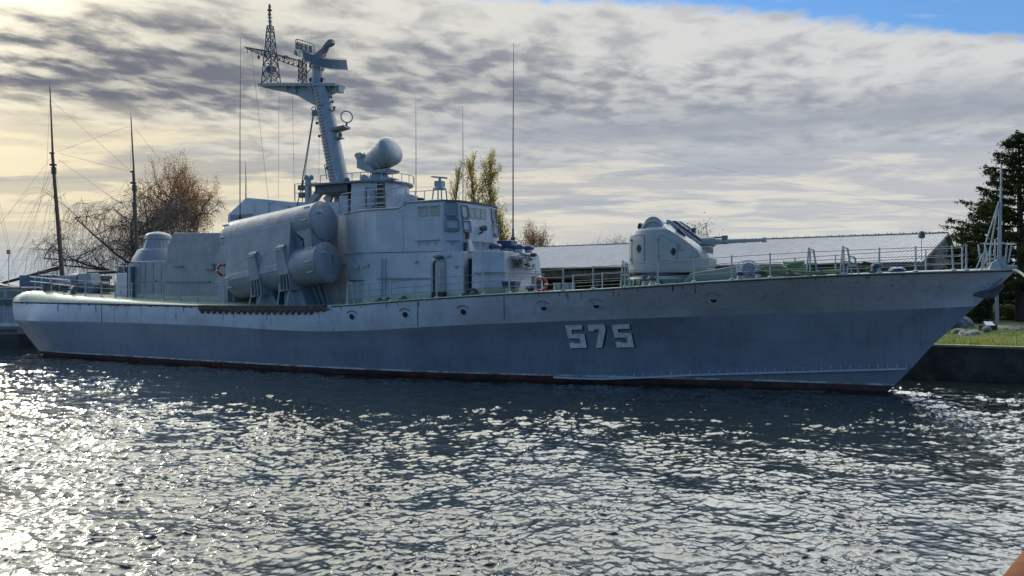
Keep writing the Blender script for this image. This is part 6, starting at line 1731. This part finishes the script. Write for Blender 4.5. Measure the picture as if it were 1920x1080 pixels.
b_ = WP(1806, 610, 60); spruce(17, (b_.x, 60, 1.9), 7.6, 2.6, 'low dark spruce between the shed gable and the tall spruce', 15, .05, .9)
b_ = WP(1855, 610, 58); spruce(19, (b_.x, 58, 1.9), 9.4, 4.4, 'dark spruce directly behind the jackstaff', 18, .15, 1.1)

# ------------------------------------------------------------------ things on the lawn at the right
def boulder(x, y, D, rx, rz, label, seed, m_='stone'):
    c = WP(x, y, D); mb = MB(False); r = random.Random(seed); n_, mm = 22, 12; rings = []
    ph_ = [r.uniform(0, 6.28) for _ in range(8)]
    for j in range(1, mm):
        q = math.pi * j / mm; ring_ = []
        for k_ in range(n_):
            a = 2 * math.pi * k_ / n_
            d = 1 + .14 * math.sin(2 * a + ph_[0] + q) + .10 * math.sin(3 * a + ph_[1] - 2 * q) + .08 * math.sin(5 * a + ph_[2] + 3 * q) + r.uniform(-.05, .05)
            ring_.append(c + Vector((rx * d * math.sin(q) * math.cos(a), rx * .7 * d * math.sin(q) * math.sin(a), -rz * math.cos(q) * (1 + .12 * math.sin(2 * a + ph_[3])))))
        rings.append(ring_)
    mb.loft(rings); o = mb.build('boulder', M[m_]); tag(o, label, 'boulder', 'boulders on the lawn'); return o
boulder(1821, 630, 41, .64, .36, 'pale grey boulder in the grass nearest the quay edge', 1)
boulder(1802, 608, 46, .62, .50, 'large dark rounded boulder beside the bow', 2)
boulder(1880, 619, 44, .8, .26, 'long low dark stone right of the white sign', 3)
boulder(1797, 622, 42, .35, .18, 'small grey stone touching the edge of the bow', 4)
boulder(1850, 617, 42, .28, .20, 'small pale stone at the foot of the white sign', 5)
boulder(1905, 620, 43, .5, .24, 'grey stone farthest right on the lawn', 6)
sg = empty('info_board'); tag(sg, 'small tilted white information board on a dark stand among the stones', 'sign')
c = WP(1856, 607, 43); mb = MB(False); mb.frus([(c.x - .24, 42.9, c.z - .08), (c.x + .24, 42.9, c.z - .08), (c.x + .24, 42.93, c.z - .11), (c.x - .24, 42.93, c.z - .11)], [(c.x - .24, 43.2, c.z + .12), (c.x + .24, 43.2, c.z + .12), (c.x + .24, 43.23, c.z + .09), (c.x - .24, 43.23, c.z + .09)]); mb.build('panel', M['sign'], sg)
mb = MB(False); mb.box((c.x - .4, 43.1, 1.6), (c.x + .5, 43.35, c.z - .1)); mb.build('stand', M['tar'], sg)
mb = MB(False); a_ = WP(1870, 612, 45); t_ = WP(1868.5, 552, 45); mb.tube([(a_.x, 45, 1.7), (t_.x, 45, t_.z + 1.2)], .09, 8); o = mb.build('post', M['mast']); tag(o, 'pale blue-grey post standing in the lawn under the bow overhang', 'post')
hs = empty('timber_house'); tag(hs, 'pale yellow timber house wall with dark windows seen beneath the bow', 'house')
hb_ = MB(False); x0, x1 = WP(1840, 580, 66).x, WP(1990, 580, 66).x
for k_ in range(12): hb_.box((x0, 66 + .012 * (k_ % 2), 1.9 + .25 * k_), (x1, 67, 1.9 + .25 * k_ + .242))
hb_.build('wall', M['yellowwood'], hs)
wnm = MB(False)
for xa, xb in ((1869, 1876), (1898, 1912)):
    a_, b_ = WP(xa, 576, 65.9), WP(xb, 553, 65.9); wnm.box((a_.x, 65.9, a_.z), (b_.x, 66.3, b_.z))
wnm.build('window', M['glass'], hs)
rfh = MB(False); rfh.loft([[(x0 - .5, 65.3, 4.7), (x1, 65.3, 4.7), (x1, 65.3, 4.85), (x0 - .5, 65.3, 4.85)], [(x0 - .5, 70, 6.6), (x1, 70, 6.6), (x1, 70, 6.75), (x0 - .5, 70, 6.75)]]); rfh.build('roof', M['tar'], hs)
for i, (x, y, wd, h, lm, lab, seed) in enumerate(((1885, 602, 1.0, 1.3, 'l_bush', 'yellow-green bush in front of the pale timber wall', 51), (1908, 602, .8, 1.1, 'l_bush', 'yellow-green bush at the right edge before the timber wall', 52), (1818, 612, 1.2, 2.3, 'l_spruce', 'dark evergreen bush in the shade beside the bow', 53), (1838, 610, .9, 2.2, 'l_spruce', 'dark evergreen bush right of another, left of the grey post', 54))):
    D = 54 if i < 2 else 49; c = WP(x, y, D); T = Tree(seed)
    for k_ in range(14): T.limb((c.x, D, 1.9), (T.r.gauss(0, .6), T.r.gauss(0, .6), 1), h * .8, .02, .008, 4, .12, n=3)
    for k_ in range(1500):
        a = T.r.uniform(0, 6.283); q = T.r.random() ** .5; z = T.r.random(); 
        T.leaf(Vector((c.x + wd * q * math.cos(a) * (1.1 - .6 * z), D + wd * q * math.sin(a) * (1.1 - .6 * z), 1.85 + h * z * T.r.uniform(.8, 1.1))), .13)
    T.done('garden_bush', lab, 'bush', M['bark'], M[lm])

# unseen wood added to the right of and behind the camera to shade the bow
wd_ = MB(False); rng = random.Random(91)
for k_ in range(46):
    x, y = (rng.uniform(6, 80), rng.uniform(-24, -14)) if k_ < 34 else (rng.uniform(36, 44), rng.uniform(-20, 16))
    h = rng.uniform(14, 19); wd_.tube([(x, y, 1), (x, y, h * .6)], [.3, .15], 5)
    for j in range(260):
        a = rng.uniform(0, 6.283); z = rng.random(); q = rng.random() ** .5 * 3.2 * (1 - abs(z - .45) * 1.1); c = Vector((x + q * math.cos(a), y + q * math.sin(a), 1.5 + h * z))
        e1 = Vector((rng.gauss(0, 1), rng.gauss(0, 1), rng.gauss(0, 1))).normalized() * .6; e2 = e1.orthogonal().normalized() * .4
        i = wd_.add([c - e1, c + e2, c + e1, c - e2]); wd_.face((i, i + 1, i + 2, i + 3))
o = wd_.build('unseen_shade_wood', M['l_spruce'], recalc=False); tag(o, kind='stuff')

# ------------------------------------------------------------------ boats at the left
DS = 62
sv_ = empty('sailing_ship'); tag(sv_, 'two-masted wooden sailing ship with black hull behind the stern', 'sailing ship')
def PX(x, y, D=DS): return WP(x, y, D)
mb = MB(False); x0, x1 = PX(-60, 0).x, PX(330, 0).x
st_ = []
for k_ in range(21):
    f = k_ / 20; x = x0 + (x1 - x0) * f; hw = 2.7 * math.sin(math.pi * min(1, max(0, .06 + f * .9))) ** .5; zt_ = PX(0, 527).z - .9 * math.sin(math.pi * f) + .3 * f
    st_.append([(x, DS + 2.7 - hw, zt_), (x, DS + 2.7 - hw * .95, 1.0), (x, DS + 2.7 - hw * .5, -.5), (x, DS + 2.7 + hw * .5, -.5), (x, DS + 2.7 + hw * .95, 1.0), (x, DS + 2.7 + hw, zt_)])
mb.loft(st_); mb.build('hull', M['tar'], sv_)
def mast_(pts, name='mast'):
    mb = MB(False)
    for a_, b_, r0, r1 in pts: mb.tube([PX(*a_, DS + 2.7), PX(*b_, DS + 2.7)], [r0, r1], 8)
    return mb
mb = mast_([((119, 545), (98, 286), .20, .12), ((100, 316), (93.5, 163), .10, .04)]); 
for x, y, a, h in ((99.5, 309, .24, .07), (101, 320, .17, .30), (97.5, 287, .17, .06)):
    c = PX(x, y, DS + 2.7); mb.box((c.x - a, c.y - a * .6, c.z - h), (c.x + a, c.y + a * .6, c.z + h))
mb.tube([PX(93.6, 170, DS + 2.7), PX(92.6, 147, DS + 2.7)], .012, 4); mb.build('mast', M['dwood'], sv_)
mb = mast_([((261, 560), (250, 320), .19, .11), ((252.5, 352), (245.5, 219), .09, .04)])
for x, y, a, h in ((250, 343, .22, .07), (252, 353, .16, .28), (248, 322, .15, .06)):
    c = PX(x, y, DS + 2.7); mb.box((c.x - a, c.y - a * .6, c.z - h), (c.x + a, c.y + a * .6, c.z + h))
mb.tube([PX(245.5, 222, DS + 2.7), PX(244.6, 206, DS + 2.7)], .012, 4); mb.build('mast', M['dwood'], sv_)
mb = MB(False); mb.tube([PX(-10, 535, DS + 2.5), PX(113, 501, DS + 2.5)], [.11, .19], 8); mb.build('boom', M['dwood'], sv_)
mb = MB(False); mb.tube([PX(165, 512, DS + 2.5), PX(262, 508, DS + 2.5)], [.15, .13], 8); mb.build('boom', M['dwood'], sv_)
mb = MB(False)
RG = [((93.6, 186), (242, 318)), ((243, 236), (106, 285)), ((109, 287), (246, 322)), ((250, 236), (300, 300)), ((96, 310), (60, 430)), ((60, 430), (20, 500)), ((93, 190), (88, 310)), ((88, 310), (72, 395)), ((97, 320), (8, 500)), ((101, 320), (18, 520)), ((101, 330), (60, 520)), ((101, 330), (80, 520)), ((104, 330), (100, 520)), ((106, 330), (140, 520)), ((97, 200), (97, 285)), ((246, 240), (245, 320)), ((247, 240), (250, 320)), ((255, 360), (262, 500)), ((250, 360), (235, 500)), ((252, 360), (300, 520)), ((-20, 290), (30, 520)), ((-20, 330), (18, 480)), ((100, 290), (0, 420)), ((110, 300), (245, 395))]
for a_, b_ in RG: mb.tube([PX(*a_, DS + 2.7), PX(*b_, DS + 2.7 + (1.8 if b_[1] > 480 else 0))], .010, 4)
for k_ in range(12):
    y = 340 + 15 * k_; f = (y - 330) / 190
    mb.tube([PX(101 - 21 * f, y, DS + 2.7), PX(104 - 2 * f, y, DS + 2.7)], .012, 3)
mb.build('rigging', M['wire'], sv_)
mb = MB(False); a_, b_ = PX(36, 527, DS + 1.2), PX(104, 516, DS + 1.2); mb.box((a_.x, DS + 1.2, a_.z - 1), (b_.x, DS + 3.5, b_.z)); 
mb.build('deckhouse', mat('pale_blue_cabin', (.10, .115, .19), .5), sv_, .03)
mb = MB(False)
for x in (44, 57, 70, 83, 94):
    a_, b_ = PX(x, 522, DS + 1.19), PX(x + 6, 516, DS + 1.19); mb.box((a_.x, DS + 1.17, a_.z), (b_.x, DS + 1.25, b_.z))
mb.build('cabin_window', M['glass'], sv_)
mb = MB(False); mb.tube([PX(70, 509, DS + 1), PX(112, 508, DS + 1)], .03, 5); mb.tube([PX(70, 513, DS + 1), PX(112, 512, DS + 1)], .03, 5)
for x in (72, 84, 96, 108): mb.tube([PX(x, 520, DS + 1), PX(x, 507, DS + 1)], .03, 5)
mb.build('rail', M['wire'], sv_)
# white-topped motor boat at the left edge, behind the transom
DB = 54.5
mv = empty('motor_boat'); tag(mv, 'motor boat with white cabin and dark hull lying astern at the left edge', 'boat')
def PB(x, y, D=DB): return WP(x, y, D)
xl, xr = PB(-190, 0).x, PB(62, 0).x
mb = MB(False); zz = [PB(0, y).z for y in (606, 612, 627, 640)]
mids = [1, 1, 0]
rings = []
def mring(z, fl_): return [(xl, DB + 1.2 * (1 - fl_), z), (xr - 3, DB, z), (xr - 1.2, DB + .25, z), (xr, DB + 1.6, z), (xr - 1.2, DB + 2.9, z), (xr - 3, DB + 3.2, z), (xl, DB + 3.2, z)]
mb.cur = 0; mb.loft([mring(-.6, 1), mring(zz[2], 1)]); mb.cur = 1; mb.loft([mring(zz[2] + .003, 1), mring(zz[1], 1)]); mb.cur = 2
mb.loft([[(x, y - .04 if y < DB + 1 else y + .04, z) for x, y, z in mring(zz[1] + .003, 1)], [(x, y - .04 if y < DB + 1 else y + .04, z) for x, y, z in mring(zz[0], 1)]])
mb.build('hull', [M['tar'], mat('boat_grey_band', (.14, .14, .14), .5), mat('boat_shaded_rail_white', (.5, .5, .5), .5)], mv)  # rail white darkened for the shade the boat lies in
tx = bpy.data.curves.new('boat_name', 'FONT'); tx.body = 'ROMINT'; tx.size = .36; tx.extrude = .01; tx.shear = .15
tmp = bpy.data.objects.new('boat_name', tx); col.objects.link(tmp)
dg = bpy.context.evaluated_depsgraph_get(); tme = bpy.data.meshes.new_from_object(tmp.evaluated_get(dg)); bpy.data.objects.remove(tmp)
no = bpy.data.objects.new('name_lettering', tme); col.objects.link(no); tme.materials.clear(); tme.materials.append(M['black']); no.parent = mv
c = PB(-3, 623.5); no.location = (c.x, DB - .015, c.z); no.rotation_euler = (R(90), 0, 0)
mb = MB(False); a_, b_ = PB(-190, 560), PB(30, 540)
zc1 = PB(0, 541).z; zc0 = PB(0, 606).z - .3
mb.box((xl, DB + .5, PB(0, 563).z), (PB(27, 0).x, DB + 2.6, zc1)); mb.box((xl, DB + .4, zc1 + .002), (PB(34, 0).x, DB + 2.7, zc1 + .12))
mb.build('cabin', mat('boat_shaded_white', (.26, .28, .30), .5), mv, .03)  # white cabin darkened, the boat's shade is in the colour
mb = MB(False)
for x in (-40, -18, 5, 19): a_, b_ = PB(x, 558), PB(x + (11 if x > 10 else 14), 546); mb.box((a_.x, DB + .47, a_.z), (b_.x, DB + .52, b_.z))
mb.build('cabin_window', M['glass'], mv)
mb = MB(False); mb.box((xl, DB + .3, PB(0, 572).z), (PB(20, 0).x, DB + 2.8, PB(0, 563).z - .01)); mb.build('dinghy_cover', M['dkgrey'], mv, .03)
mb = MB(False)
for y in (585, 593): mb.tube([(xl, DB + .06, PB(0, y).z), (PB(28, 0).x, DB + .06, PB(0, y).z)], .025, 5)
for x in (-30, -8, 6, 13, 27): mb.tube([(PB(x, 0).x, DB + .06, zz[0]), (PB(x, 0).x, DB + .06, PB(0, 584 if x != 6 else 570).z)], .025, 5)
mb.build('rail', M['rail'], mv)
mb = MB(False); mb.box((xl, DB + .6, zz[0] - .1), (PB(29, 0).x, DB + 2.5, PB(0, 571).z)); mb.build('lower_cabin', mat('boat_shaded_grey', (.25, .27, .30), .5), mv)  # this grey also carries the shade over the boat
fp_ = empty('flagpole'); tag(fp_, 'thin pole with a small red and white flag at the left edge', 'flagpole')
mb = MB(False); c = WP(16, 515, 60); t_ = WP(16.5, 468, 60); mb.tube([(c.x, 60, 1.0), (t_.x, 60, t_.z)], .03, 5); mb.build('pole', M['rail'], fp_)
mb = MB(False); mb.cur = 0; mb.box((t_.x - .18, 59.99, t_.z - .18), (t_.x + .12, 60.01, t_.z - .02)); mb.box((t_.x - .18, 59.99, t_.z - .36), (t_.x + .12, 60.01, t_.z - .2)); mb.cur = 1; mb.box((t_.x - .16, 59.985, t_.z - .205), (t_.x + .1, 60.015, t_.z - .175)); mb.build('flag', [mat('flag_red', (.6, .05, .06), .6), M['white']], fp_)
# handrail in front of the camera, standing in for an unidentified brown edge
mb = MB(False)
a_, b_ = WP(1912, 1083, 1.55), WP(1950, 1036, 2.6)
dr = Vector((.97, 1, 0)).normalized(); c0 = WP(1926, 1079, 1.6)
pts = [c0 + dr * t for t in (-.5, 0, 1, 2, 3)]
mb.tube(pts, .032, 12); o = mb.build('bar', M['bar']); tag(o, 'blurred brown handrail standing in for an unidentified brown edge in the bottom right corner', 'bar')
